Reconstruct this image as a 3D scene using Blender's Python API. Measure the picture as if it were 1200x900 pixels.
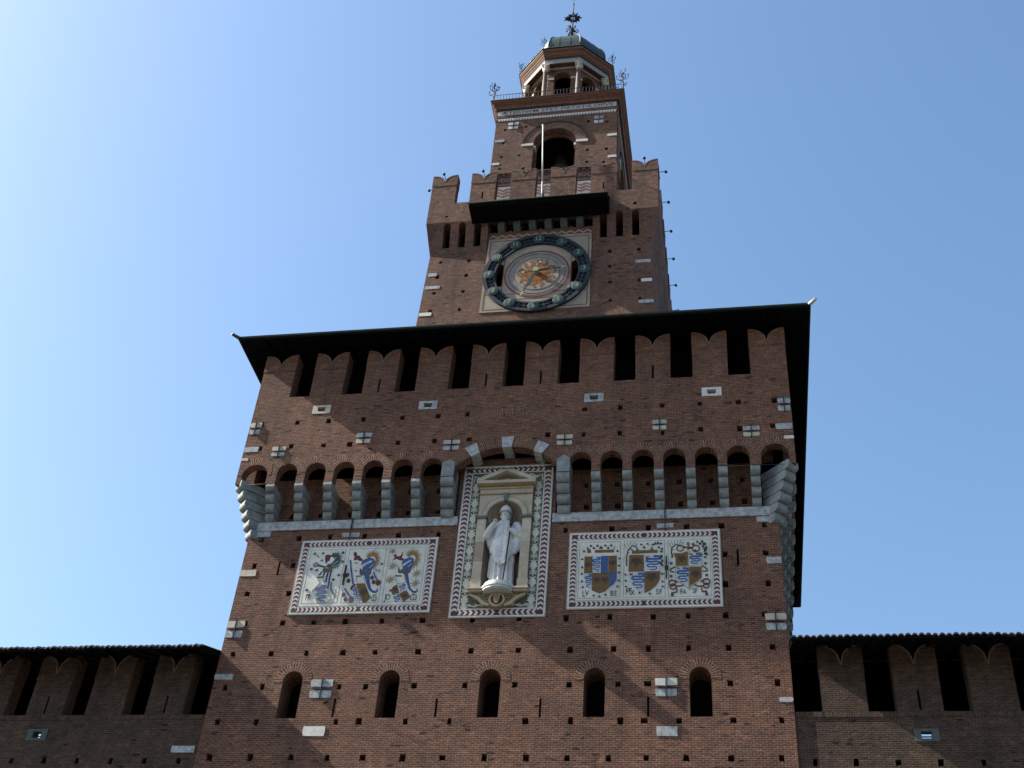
import bpy, bmesh, math, random
from math import sin, cos, pi, radians, sqrt, atan2
from mathutils import Vector, Matrix
from mathutils.geometry import tessellate_polygon

for o in list(bpy.data.objects): bpy.data.objects.remove(o)
random.seed(7)
SC = bpy.context.scene
COL = SC.collection

# ------------------------------------------------------------------ camera
cam_d = bpy.data.cameras.new("camera")
cam_d.sensor_width = 36.0
cam_d.lens = 36.0 * 1430.59 / 1200.0
cam_d.clip_start = 0.1
cam_d.clip_end = 6000.0
cam = bpy.data.objects.new("camera", cam_d)
COL.objects.link(cam)
_r = Vector((0.98424513, 0.16227847, 0.07019424))
_u = Vector((0.050163, -0.63698552, 0.76924192))
_f = Vector((-0.16954411, 0.75360145, 0.63509026))
cam.matrix_world = Matrix(((_r.x, _u.x, -_f.x, 7.42923),
                           (_r.y, _u.y, -_f.y, -33.81874),
                           (_r.z, _u.z, -_f.z, 1.7), (0, 0, 0, 1)))
SC.camera = cam

# ------------------------------------------------------------------ sky, sun, exposure
SUN_TO = Vector((-1.22, -0.127, 1.0)).normalized()      # direction towards the sun
SUN_EL = math.asin(SUN_TO.z)
SUN_AZ = atan2(SUN_TO.x, SUN_TO.y)                      # clockwise from +Y
w = bpy.data.worlds.new("World")
SC.world = w
w.use_nodes = True
nt = w.node_tree
nt.nodes.clear()
sky = nt.nodes.new("ShaderNodeTexSky")
sky.sky_type = 'NISHITA'
sky.sun_disc = False
sky.sun_elevation = SUN_EL
sky.sun_rotation = SUN_AZ
sky.altitude = 120
sky.air_density = 1.45
sky.dust_density = 2.8
sky.ozone_density = 6.0
bg = nt.nodes.new("ShaderNodeBackground")
bg.inputs[1].default_value = 0.06
wo = nt.nodes.new("ShaderNodeOutputWorld")
hs = nt.nodes.new("ShaderNodeHueSaturation")        # the camera's white balance leans to cyan
hs.inputs["Hue"].default_value = 0.496
hs.inputs["Saturation"].default_value = 1.0
hs.inputs["Value"].default_value = 1.06
nt.links.new(sky.outputs[0], hs.inputs["Color"])
nt.links.new(hs.outputs[0], bg.inputs[0])
nt.links.new(bg.outputs[0], wo.inputs[0])
sun_d = bpy.data.lights.new("sun", 'SUN')
sun_d.energy = 4.0
sun_d.angle = radians(0.5)
sun_d.color = (1.0, 0.93, 0.82)
sun = bpy.data.objects.new("sun", sun_d)
COL.objects.link(sun)
sun.location = (-60, -10, 70)
sun.rotation_euler = SUN_TO.to_track_quat('Z', 'Y').to_euler()
SC.view_settings.view_transform = 'Standard'
SC.view_settings.look = 'None'
SC.view_settings.exposure = 1.9
SC.view_settings.gamma = 1.0
SC.view_settings.use_curve_mapping = False
SC.render.engine = 'CYCLES'

# ------------------------------------------------------------------ materials
MATS = {}
def new_mat(name):
    m = bpy.data.materials.new(name)
    m.use_nodes = True
    n = m.node_tree.nodes
    b = n["Principled BSDF"]
    MATS[name] = m
    return m, m.node_tree, b

def _noise(t, scale, detail=4, rough=0.6, vec=None):
    n = t.nodes.new("ShaderNodeTexNoise")
    n.inputs["Scale"].default_value = scale
    n.inputs["Detail"].default_value = detail
    n.inputs["Roughness"].default_value = rough
    if vec is not None: t.links.new(vec, n.inputs["Vector"])
    return n

def _ramp(t, fac, stops):
    r = t.nodes.new("ShaderNodeValToRGB")
    e = r.color_ramp.elements
    while len(e) < len(stops): e.new(0.5)
    for i, (p, c) in enumerate(stops):
        e[i].position = p
        e[i].color = (c[0], c[1], c[2], 1) if not isinstance(c, float) else (c, c, c, 1)
    t.links.new(fac, r.inputs[0])
    return r

def _mix(t, mode, fac, a, b):
    m = t.nodes.new("ShaderNodeMix")
    m.data_type = 'RGBA'
    m.blend_type = mode
    for idx, v in ((0, fac), (6, a), (7, b)):
        if hasattr(v, "links"): t.links.new(v, m.inputs[idx])
        elif isinstance(v, tuple): m.inputs[idx].default_value = (v[0], v[1], v[2], 1)
        else: m.inputs[idx].default_value = v
    return m.outputs[2]

def simple(name, col, rough=0.8, var=0.18, scale=3.0, metal=0.0, bump=0.0, col2=None, big=0.35):
    """a plain material with fine and broad mottling of its own colour"""
    m, t, b = new_mat(name)
    geo = t.nodes.new("ShaderNodeNewGeometry")
    n1 = _noise(t, scale, 6, 0.65, geo.outputs["Position"])
    c2 = col2 or tuple(x * (1 - var * 1.8) for x in col)
    c1 = tuple(min(1, x * (1 + var)) for x in col)
    r = _ramp(t, n1.outputs["Fac"], [(0.3, c2), (0.7, c1)])
    n2 = _noise(t, scale * 0.17, 3, 0.5, geo.outputs["Position"])
    r2 = _ramp(t, n2.outputs["Fac"], [(0.3, 1 - big * 0.5), (0.7, 1.0)])
    c = _mix(t, 'MULTIPLY', 1.0, r.outputs[0], r2.outputs[0])
    t.links.new(c, b.inputs["Base Color"])
    b.inputs["Roughness"].default_value = rough
    b.inputs["Metallic"].default_value = metal
    if bump:
        bp = t.nodes.new("ShaderNodeBump")
        bp.inputs["Strength"].default_value = bump
        bp.inputs["Distance"].default_value = 0.02
        t.links.new(n1.outputs["Fac"], bp.inputs["Height"])
        t.links.new(bp.outputs[0], b.inputs["Normal"])
    return m

def brick(name, c1, c2, mortar, bw=0.19, rh=0.066, ms=0.010, var=1.0, bump=0.5):
    m, t, b = new_mat(name)
    uv = t.nodes.new("ShaderNodeUVMap")
    uv.uv_map = "uv"
    geo = t.nodes.new("ShaderNodeNewGeometry")
    # courses that wander a little
    nd = _noise(t, 0.9, 2, 0.5, geo.outputs["Position"])
    sub = t.nodes.new("ShaderNodeVectorMath"); sub.operation = 'SUBTRACT'
    t.links.new(nd.outputs["Color"], sub.inputs[0]); sub.inputs[1].default_value = (0.5, 0.5, 0.5)
    scl = t.nodes.new("ShaderNodeVectorMath"); scl.operation = 'SCALE'
    t.links.new(sub.outputs[0], scl.inputs[0]); scl.inputs["Scale"].default_value = 0.035
    add = t.nodes.new("ShaderNodeVectorMath"); add.operation = 'ADD'
    t.links.new(uv.outputs[0], add.inputs[0]); t.links.new(scl.outputs[0], add.inputs[1])
    br = t.nodes.new("ShaderNodeTexBrick")
    t.links.new(add.outputs[0], br.inputs["Vector"])
    br.inputs["Scale"].default_value = 1.0
    br.inputs["Brick Width"].default_value = bw
    br.inputs["Row Height"].default_value = rh
    br.inputs["Mortar Size"].default_value = ms
    br.inputs["Mortar Smooth"].default_value = 0.3
    br.inputs["Color1"].default_value = (*c1, 1)
    br.inputs["Color2"].default_value = (*c2, 1)
    br.inputs["Mortar"].default_value = (*mortar, 1)
    # odd bricks: a coarser brick grid of white noise picks pale and burnt ones
    vor = t.nodes.new("ShaderNodeTexVoronoi")
    mp = t.nodes.new("ShaderNodeMapping")
    mp.inputs["Scale"].default_value = (1.0 / bw, 1.0 / rh, 1.0)
    t.links.new(add.outputs[0], mp.inputs["Vector"])
    t.links.new(mp.outputs[0], vor.inputs["Vector"])
    vor.inputs["Scale"].default_value = 1.0
    sep = t.nodes.new("ShaderNodeSeparateColor")
    t.links.new(vor.outputs["Color"], sep.inputs[0])
    rv = _ramp(t, sep.outputs[0], [(0.0, (0.2, 0.2, 0.2)), (0.012, (0.45, 0.45, 0.46)), (0.03, (0.82, 0.80, 0.80)), (0.5, (1.0, 1.0, 1.0)), (0.9, (1.12, 1.07, 1.02)), (1.0, (1.5, 1.42, 1.3))])
    c = _mix(t, 'MULTIPLY', 0.95 * var, br.outputs["Color"], rv.outputs[0])
    # patches repaired and weathered at metre scale
    n1 = _noise(t, 0.55, 5, 0.6, geo.outputs["Position"])
    r1 = _ramp(t, n1.outputs["Fac"], [(0.3, (0.70, 0.72, 0.75)), (0.48, (0.96, 0.96, 0.96)), (0.72, (1.22, 1.15, 1.06))])
    c = _mix(t, 'MULTIPLY', 0.8 * var, c, r1.outputs[0])
    n2 = _noise(t, 3.2, 5, 0.7, geo.outputs["Position"])
    r2 = _ramp(t, n2.outputs["Fac"], [(0.34, (0.74, 0.76, 0.78)), (0.5, (0.98, 0.98, 0.98)), (0.68, (1.2, 1.15, 1.1))])
    c = _mix(t, 'MULTIPLY', 0.8 * var, c, r2.outputs[0])
    # rain streaks: noise stretched upright
    mp2 = t.nodes.new("ShaderNodeMapping"); mp2.inputs["Scale"].default_value = (1.6, 1.6, 0.12)
    t.links.new(geo.outputs["Position"], mp2.inputs["Vector"])
    n3 = _noise(t, 1.0, 4, 0.6, mp2.outputs[0])
    r3 = _ramp(t, n3.outputs["Fac"], [(0.30, (0.62, 0.64, 0.68)), (0.44, (0.92, 0.92, 0.93)), (0.58, (1.02, 1.01, 1.0)), (0.75, (1.16, 1.14, 1.12))])
    c = _mix(t, 'MULTIPLY', 0.8 * var, c, r3.outputs[0])
    n5 = _noise(t, 9.0, 3, 0.7, geo.outputs["Position"])
    r5 = _ramp(t, n5.outputs["Fac"], [(0.30, (0.66, 0.66, 0.68)), (0.5, (1.0, 1.0, 1.0)), (0.72, (1.36, 1.32, 1.28))])
    c = _mix(t, 'MULTIPLY', 0.7 * var, c, r5.outputs[0])
    # lime bloom and patches of paler, later brick with soft outlines
    n4 = _noise(t, 0.22, 5, 0.62, geo.outputs["Position"])
    r4 = _ramp(t, n4.outputs["Fac"], [(0.56, 0.0), (0.66, 0.55)])
    c = _mix(t, 'MIX', r4.outputs[0], c, _mix(t, 'MULTIPLY', 1.0, c, (1.22, 1.25, 1.25)))
    t.links.new(c, b.inputs["Base Color"])
    b.inputs["Roughness"].default_value = 0.92
    b.inputs["Specular IOR Level"].default_value = 0.2
    bp = t.nodes.new("ShaderNodeBump")
    bp.inputs["Strength"].default_value = bump
    bp.inputs["Distance"].default_value = 0.012
    inv = t.nodes.new("ShaderNodeMath"); inv.operation = 'SUBTRACT'; inv.inputs[0].default_value = 1.0
    t.links.new(br.outputs["Fac"], inv.inputs[1])
    ad2 = t.nodes.new("ShaderNodeMath"); ad2.operation = 'ADD'
    t.links.new(inv.outputs[0], ad2.inputs[0])
    nn = _noise(t, 22, 3, 0.6, geo.outputs["Position"])
    t.links.new(nn.outputs["Fac"], ad2.inputs[1])
    ad3 = t.nodes.new("ShaderNodeMath"); ad3.operation = 'ADD'
    sm = t.nodes.new("ShaderNodeMath"); sm.operation = 'MULTIPLY'; sm.inputs[1].default_value = 0.6
    t.links.new(sep.outputs[1], sm.inputs[0])
    t.links.new(ad2.outputs[0], ad3.inputs[0]); t.links.new(sm.outputs[0], ad3.inputs[1])
    t.links.new(ad3.outputs[0], bp.inputs["Height"])
    t.links.new(bp.outputs[0], b.inputs["Normal"])
    return m

BRICK = brick("red_brick", (0.140, 0.054, 0.032), (0.096, 0.041, 0.028), (0.17, 0.125, 0.094))
BRICK_UP = brick("upper_brick", (0.134, 0.058, 0.037), (0.097, 0.044, 0.031), (0.155, 0.118, 0.093))
BRICK_OLD_SHADE = brick("old_shaded_brick", (0.066, 0.037, 0.026), (0.045, 0.028, 0.02), (0.085, 0.068, 0.054))  # older greyer brick, its colour also darkened for the walls' shade
VOUSS = brick("voussoir_brick", (0.118, 0.046, 0.029), (0.086, 0.037, 0.026), (0.205, 0.152, 0.113), bw=0.30, rh=0.066, ms=0.012, var=0.7)
TERRA = simple("terracotta", (0.13, 0.05, 0.028), 0.85, 0.25, 6, bump=0.3)
TERRA_D = simple("dark_terracotta", (0.055, 0.022, 0.018), 0.85, 0.25, 6)
TERRA_O = simple("ochre_terracotta", (0.17, 0.08, 0.04), 0.85, 0.25, 6)
MARBLE = simple("grey_white_marble", (0.36, 0.37, 0.37), 0.75, 0.30, 7, bump=0.15)
MARBLE_W = simple("pale_marble", (0.58, 0.56, 0.5), 0.65, 0.1, 5)
MARBLE_Y = simple("cream_marble", (0.47, 0.41, 0.31), 0.7, 0.12, 5)
STONE = simple("grey_corbel_stone", (0.225, 0.24, 0.24), 0.85, 0.2, 4, bump=0.3, col2=(0.12, 0.135, 0.125))
STATUE = simple("statue_marble", (0.58, 0.58, 0.56), 0.7, 0.16, 6, big=0.4)
SHRINE = simple("ochre_stone", (0.43, 0.365, 0.27), 0.8, 0.13, 3.5, bump=0.15)
SHRINE_P = simple("pink_stone", (0.32, 0.225, 0.17), 0.8, 0.13, 3.5)
SHRINE_D = simple("grey_impost_stone", (0.114, 0.12, 0.12), 0.8, 0.13, 3.5)
SHRINE_G = simple("gilt_brown_stone", (0.273, 0.189, 0.072), 0.7, 0.2, 8)
PLASTER = simple("panel_plaster", (0.62, 0.6, 0.525), 0.8, 0.10, 2.5, big=0.45)
OLIVE_G = simple("olive_ground", (0.098, 0.086, 0.053), 0.85, 0.15, 4)
IRON = simple("dark_iron", (0.018, 0.018, 0.02), 0.8, 0.2, 8)
IRON_B = simple("blue_grey_iron", (0.02, 0.026, 0.045), 0.85, 0.2, 8)
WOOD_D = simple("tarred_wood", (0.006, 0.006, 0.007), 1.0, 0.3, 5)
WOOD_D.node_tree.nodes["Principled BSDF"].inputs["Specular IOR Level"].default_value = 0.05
VOID = simple("blackout_board", (0.004, 0.004, 0.004), 1.0, 0.1, 5)  # near-black colour stands in for unlit depth behind openings
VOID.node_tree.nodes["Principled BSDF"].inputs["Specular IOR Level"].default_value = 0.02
COPPER = simple("weathered_copper", (0.026, 0.047, 0.034), 0.55, 0.25, 3, col2=(0.013, 0.023, 0.021))
COPPER_L = simple("copper_seam", (0.12, 0.14, 0.12), 0.55, 0.2, 5)
GUTTER = simple("copper_gutter", (0.008, 0.013, 0.012), 1.0, 0.25, 4)
GUTTER.node_tree.nodes["Principled BSDF"].inputs["Specular IOR Level"].default_value = 0.08
TILE = simple("clay_roof_tile", (0.05, 0.032, 0.032), 0.85, 0.3, 5, bump=0.3)
BRONZE = simple("bell_bronze", (0.07, 0.085, 0.09), 0.45, 0.2, 5, metal=0.5)
POLE = simple("white_pole_paint", (0.5, 0.5, 0.46), 0.5, 0.06, 4)
POLE_G = simple("grey_pole_metal", (0.22, 0.23, 0.24), 0.5, 0.1, 4, metal=0.4)
RINGM = simple("blue_black_bronze", (0.007, 0.013, 0.024), 0.8, 0.3, 6)
DISC = simple("green_patina", (0.022, 0.062, 0.066), 0.9, 0.25, 7)
GOLD = simple("gilding", (0.42, 0.37, 0.2), 0.45, 0.12, 8, metal=0.35)
FRESCO = simple("fresco_plaster", (0.3, 0.25, 0.195), 0.85, 0.14, 3)
FRESCO_B = simple("fresco_blue_grey", (0.225, 0.195, 0.165), 0.85, 0.12, 3)
FRESCO_R = simple("fresco_red", (0.169, 0.049, 0.029), 0.85, 0.15, 4)
FLAME = simple("fresco_flame", (0.25, 0.085, 0.016), 0.85, 0.3, 5)
PALE_P = simple("pale_band_plaster", (0.27, 0.26, 0.245), 0.8, 0.08, 4)
PALE_W = simple("whitewashed_band", (0.42, 0.41, 0.385), 0.8, 0.12, 4)
COLST = simple("column_stone", (0.125, 0.088, 0.068), 0.75, 0.15, 5)
STONE_D = simple("dark_bracket_stone", (0.075, 0.085, 0.075), 0.85, 0.2, 4)
COPING = simple("coping_brick", (0.17, 0.105, 0.078), 0.9, 0.2, 9)
PINKW = simple("pinkish_white", (0.58, 0.48, 0.44), 0.8, 0.08, 5)
WINE = simple("wine_red", (0.07, 0.02, 0.024), 0.8, 0.12, 5)
GROUND = simple("darkened_gravel", (0.075, 0.074, 0.068), 0.95, 0.12, 0.8, bump=0.3)  # gravel colour darkened to cut bounce light on the walls
PAVE = simple("granite_paving", (0.07, 0.069, 0.066), 0.9, 0.12, 1.3)
CREAM = simple("cream_arabesque", (0.52, 0.51, 0.43), 0.8, 0.06, 5)
INKC = {"ink": (0.05, 0.05, 0.045), "red": (0.15, 0.022, 0.018), "gre": (0.035, 0.085, 0.065), "gdk": (0.025, 0.045, 0.03),
        "blu": (0.04, 0.105, 0.30), "blu2": (0.09, 0.16, 0.31), "nav": (0.04, 0.045, 0.17), "gol": (0.34, 0.19, 0.055),
        "gop": (0.42, 0.33, 0.19), "bro": (0.19, 0.10, 0.022), "bro2": (0.075, 0.035, 0.018), "oli": (0.13, 0.105, 0.045),
        "ochp": (0.47, 0.40, 0.23), "wht": (0.66, 0.65, 0.60), "wht2": (0.62, 0.64, 0.66), "rbr": (0.16, 0.05, 0.035)}
INK = {k: simple("painted_" + k, tuple(c * 0.68 for c in v), 0.75, 0.1, 7, big=0.2) for k, v in INKC.items()}

# ------------------------------------------------------------------ mesh helpers
class MB:
    def __init__(s, *mats):
        s.v = []; s.f = []; s.uv = {}; s.mi = []; s.sm = []; s.mats = list(mats)
    def mat(s, m):
        if m not in s.mats: s.mats.append(m)
        return s.mats.index(m)
    def vert(s, p):
        s.v.append((p[0], p[1], p[2])); return len(s.v) - 1
    def face(s, idx, m=0, uv=None, smooth=False):
        if uv: s.uv[len(s.f)] = uv
        s.f.append(tuple(idx)); s.mi.append(m); s.sm.append(smooth)
    def poly(s, pts, m=0, uv=None, smooth=False):
        s.face([s.vert(p) for p in pts], m, uv, smooth)
    def box(s, x0, x1, y0, y1, z0, z1, m=0, f=None):
        f = f or (lambda x, y, z: (x, y, z))
        i = [s.vert(f(x, y, z)) for z in (z0, z1) for y in (y0, y1) for x in (x0, x1)]
        for q in ((0, 1, 5, 4), (1, 3, 7, 5), (3, 2, 6, 7), (2, 0, 4, 6), (4, 5, 7, 6), (2, 3, 1, 0)):
            s.face([i[k] for k in q], m)
    def prism(s, pts, f, d0, d1, m=0, cap0=True, cap1=True):
        """2D outline pts (u,z) from depth d0 (front) to d1 (back); f(u,z,d)->xyz"""
        a = [s.vert(f(u, z, d0)) for u, z in pts]
        b = [s.vert(f(u, z, d1)) for u, z in pts]
        n = len(pts)
        if len(pts) > 4:
            tri = tessellate_polygon([[Vector((u, z, 0)) for u, z in pts]])
            if cap0:
                for t in tri: s.face([a[k] for k in t], m)
            if cap1:
                for t in tri: s.face([b[k] for k in t][::-1], m)
        else:
            if cap0: s.face(a, m)
            if cap1: s.face(b[::-1], m)
        for k in range(n):
            s.face((a[k], b[k], b[(k + 1) % n], a[(k + 1) % n]), m)
    def plate(s, outer, holes, f, d0, d1, m=0, back=False, sides=True):
        loops = [outer] + list(holes)
        flat = [p for l in loops for p in l]
        tri = tessellate_polygon([[Vector((u, z, 0)) for u, z in l] for l in loops])
        a = [s.vert(f(u, z, d0)) for u, z in flat]
        b = [s.vert(f(u, z, d1)) for u, z in flat]
        for t in tri: s.face([a[k] for k in t], m)
        if back:
            for t in tri: s.face([b[k] for k in t][::-1], m)
        k = 0
        for li, l in enumerate(loops):
            n = len(l)
            if sides or li:
                for i in range(n):
                    p, q = k + i, k + (i + 1) % n
                    s.face((a[p], b[p], b[q], a[q]), m)
            k += n
    def tube(s, pts, rad, seg=8, m=0, smooth=True, caps=True):
        pts = [Vector(p) for p in pts]
        rings = []
        for i, p in enumerate(pts):
            d = (pts[min(i + 1, len(pts) - 1)] - pts[max(i - 1, 0)]).normalized()
            h = Vector((0, 0, 1)) if abs(d.z) < 0.9 else Vector((1, 0, 0))
            a = d.cross(h).normalized(); b = d.cross(a)
            r = rad[i] if isinstance(rad, (list, tuple)) else rad
            rings.append([s.vert(p + (a * cos(2 * pi * k / seg) + b * sin(2 * pi * k / seg)) * r) for k in range(seg)])
        for i in range(len(rings) - 1):
            for k in range(seg):
                s.face((rings[i][k], rings[i][(k + 1) % seg], rings[i + 1][(k + 1) % seg], rings[i + 1][k]), m, None, smooth)
        if caps:
            s.face(rings[0][::-1], m); s.face(rings[-1], m)
    def lathe(s, prof, c, seg=24, m=0, smooth=True, a0=0.0, sx=1.0, sy=1.0):
        rings = []
        for r, z in prof:
            rings.append([s.vert((c[0] + sx * r * cos(a0 + 2 * pi * k / seg), c[1] + sy * r * sin(a0 + 2 * pi * k / seg), c[2] + z)) for k in range(seg)])
        for i in range(len(rings) - 1):
            for k in range(seg):
                s.face((rings[i][k], rings[i][(k + 1) % seg], rings[i + 1][(k + 1) % seg], rings[i + 1][k]), m, None, smooth)
        s.face(rings[0][::-1], m); s.face(rings[-1], m)
    def ell(s, c, r, m=0, seg=14, rings=8):
        prof = [(max(1e-4, sin(pi * i / rings)), -cos(pi * i / rings)) for i in range(rings + 1)]
        base = []
        for q, z in prof:
            base.append([s.vert((c[0] + r[0] * q * cos(2 * pi * k / seg), c[1] + r[1] * q * sin(2 * pi * k / seg), c[2] + r[2] * z)) for k in range(seg)])
        for i in range(rings):
            for k in range(seg):
                s.face((base[i][k], base[i][(k + 1) % seg], base[i + 1][(k + 1) % seg], base[i + 1][k]), m, None, True)
    def build(s, name, parent=None, mats=None, loc=None, rot=0.0):
        """one mesh object; vertices are world coordinates unless loc is given (then local)"""
        me = bpy.data.meshes.new(name)
        off = Vector((0, 0, 0))
        root = parent
        while root is not None and root.parent is not None: root = root.parent
        if root is not None: off = Vector(root.location)
        vs = [(x - off.x, y - off.y, z - off.z) for x, y, z in s.v] if loc is None else s.v
        me.from_pydata(vs, [], s.f)
        for mm in (mats or s.mats): me.materials.append(mm)
        me.polygons.foreach_set("material_index", s.mi)
        me.polygons.foreach_set("use_smooth", s.sm)
        ul = me.uv_layers.new(name="uv")
        for p in me.polygons:
            cu = s.uv.get(p.index)
            n = p.normal
            if abs(n.z) > 0.85: t = None
            else: t = Vector((-n.y, n.x, 0)).normalized()
            for j, li in enumerate(p.loop_indices):
                if cu: ul.data[li].uv = cu[j]
                else:
                    v = s.v[me.loops[li].vertex_index]
                    ul.data[li].uv = (v[0], v[1]) if t is None else (v[0] * t.x + v[1] * t.y, v[2])
        me.update()
        o = bpy.data.objects.new(name, me)
        COL.objects.link(o)
        if parent is not None: o.parent = parent
        if loc is not None: o.location = Vector(loc) - off
        o.rotation_euler = (0, 0, rot)
        return o

def thing(name, label, cat, loc=(0, 0, 0), group=None, rot=0.0):
    o = bpy.data.objects.new(name, None)
    o.empty_display_size = 0.3
    COL.objects.link(o)
    o.location = loc
    o.rotation_euler = (0, 0, rot)
    o["label"] = label; o["category"] = cat
    if group: o["group"] = group
    return o

def copy_part(o, parent, loc=None, rot=None):
    c = o.copy()
    COL.objects.link(c)
    c.parent = parent
    if loc is not None: c.location = Vector(loc) - Vector(parent.location)
    if rot is not None: c.rotation_euler = (0, 0, rot)
    return c

def side(cx, cy, k, scale=None):
    """face k (0 front, 1 right, 2 back, 3 left) of a square tower: (u, z, d) -> world"""
    def f(u, z, d):
        if scale:
            q = scale(z); u *= q; d *= q
        x, y = u, -d
        for _ in range(k): x, y = -y, x
        return (cx + x, cy + y, z)
    return f

def rect(u0, u1, z0, z1): return [(u0, z0), (u1, z0), (u1, z1), (u0, z1)]
def sq(u, z, a=0.085, b=0.10):
    j = lambda s_: random.uniform(-s_, s_)
    a *= 1 + j(0.14); b *= 1 + j(0.14)
    return [(u - a + j(.018), z - b + j(.018)), (u + j(.03), z - b + j(.02)), (u + a + j(.018), z - b + j(.018)), (u + a + j(.018), z + b + j(.018)), (u - a + j(.018), z + b + j(.018))]
def arch(u, w, z0, zs, n=12, h=None):
    """opening of half width w from z0, springing at zs"""
    h = h or w
    return [(u - w, z0), (u + w, z0)] + [(u + w * cos(pi * i / n), zs + h * sin(pi * i / n)) for i in range(n + 1)]
def ring(mb, f, u, z, r0, r1, a0, a1, d, n=24, m=0, clip=None, thick=0.02, k=1.0):
    """voussoir ring lying on a face, bricks radial"""
    pr = None
    for i in range(n + 1):
        a = a0 + (a1 - a0) * i / n
        ro = r1
        if clip and abs(cos(a)) > 1e-6: ro = min(r1, clip / abs(cos(a)))
        ro = max(ro, r0 + 0.01)
        cu = [(u + r0 * cos(a), z + r0 * k * sin(a)), (u + ro * cos(a), z + ro * k * sin(a))]
        if pr:
            p0, p1, q1, q0 = pr[0][0], pr[0][1], cu[1], cu[0]
            va, vb = pr[1] * r0 * 1.15, a * r0 * 1.15
            mb.poly([f(*p0, d), f(*p1, d), f(*q1, d), f(*q0, d)], m, [(0.01, va), (0.01 + pr[2] - r0, va), (0.01 + ro - r0, vb), (0.01, vb)])
            mb.poly([f(*p1, d), f(*p1, d - thick), f(*q1, d - thick), f(*q1, d)], m)
        pr = (cu, a, ro)
def stroke2(pts, wd):
    out_l, out_r = [], []
    for i, p in enumerate(pts):
        a = pts[max(i - 1, 0)]; b = pts[min(i + 1, len(pts) - 1)]
        dx, dz = b[0] - a[0], b[1] - a[1]
        L = math.hypot(dx, dz) or 1
        nx, nz = -dz / L * wd / 2, dx / L * wd / 2
        out_l.append((p[0] + nx, p[1] + nz)); out_r.append((p[0] - nx, p[1] - nz))
    return out_l + out_r[::-1]
def strip(mb, pts, wd, f, d0, d1, m=0):
    """a stroke of constant or varying width as joined quads"""
    L, R = [], []
    for i, p in enumerate(pts):
        a = pts[max(i - 1, 0)]; b = pts[min(i + 1, len(pts) - 1)]
        dx, dz = b[0] - a[0], b[1] - a[1]
        l = math.hypot(dx, dz) or 1
        ww = wd[i] if isinstance(wd, list) else wd
        nx, nz = -dz / l * ww / 2, dx / l * ww / 2
        L.append((p[0] + nx, p[1] + nz)); R.append((p[0] - nx, p[1] - nz))
    for i in range(len(pts) - 1):
        q = [L[i], R[i], R[i + 1], L[i + 1]]
        mb.poly([f(*p, d0) for p in q], m)
        mb.poly([f(*L[i], d0), f(*L[i], d1), f(*L[i + 1], d1), f(*L[i + 1], d0)], m)
        mb.poly([f(*R[i], d0), f(*R[i], d1), f(*R[i + 1], d1), f(*R[i + 1], d0)], m)
_txt = {}
def glyphs(s, bold=0.0):
    """flat letter mesh (verts, faces, width) of height ~1"""
    if (s, bold) in _txt: return _txt[(s, bold)]
    c = bpy.data.curves.new("lettering", 'FONT')
    c.body = s; c.size = 1.38; c.resolution_u = 3; c.offset = bold
    o = bpy.data.objects.new("lettering", c)
    COL.objects.link(o)
    dg = bpy.context.evaluated_depsgraph_get()
    me = bpy.data.meshes.new_from_object(o.evaluated_get(dg))
    vs = [(v.co.x, v.co.y) for v in me.vertices]
    fs = [tuple(p.vertices) for p in me.polygons]
    bpy.data.objects.remove(o); bpy.data.curves.remove(c); bpy.data.meshes.remove(me)
    xs = [v[0] for v in vs]; ys = [v[1] for v in vs]
    cx, cy = (min(xs) + max(xs)) / 2, (min(ys) + max(ys)) / 2
    _txt[(s, bold)] = ([(x - cx, y - cy) for x, y in vs], fs, max(xs) - min(xs))
    return _txt[(s, bold)]
def text(mb, s, u, z, h, f, d, m=0, sx=1.0, slant=0.0, bold=0.0):
    vs, fs, wd = glyphs(s, bold)
    for q in fs:
        mb.poly([f(u + (vs[k][0] * sx + slant * vs[k][1]) * h, z + vs[k][1] * h, d) for k in q], m)

CY = 9.0        # depth of the tower's axis behind its front face (front face at y = 0)
CXU = -0.39     # axis of the upper stages

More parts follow.
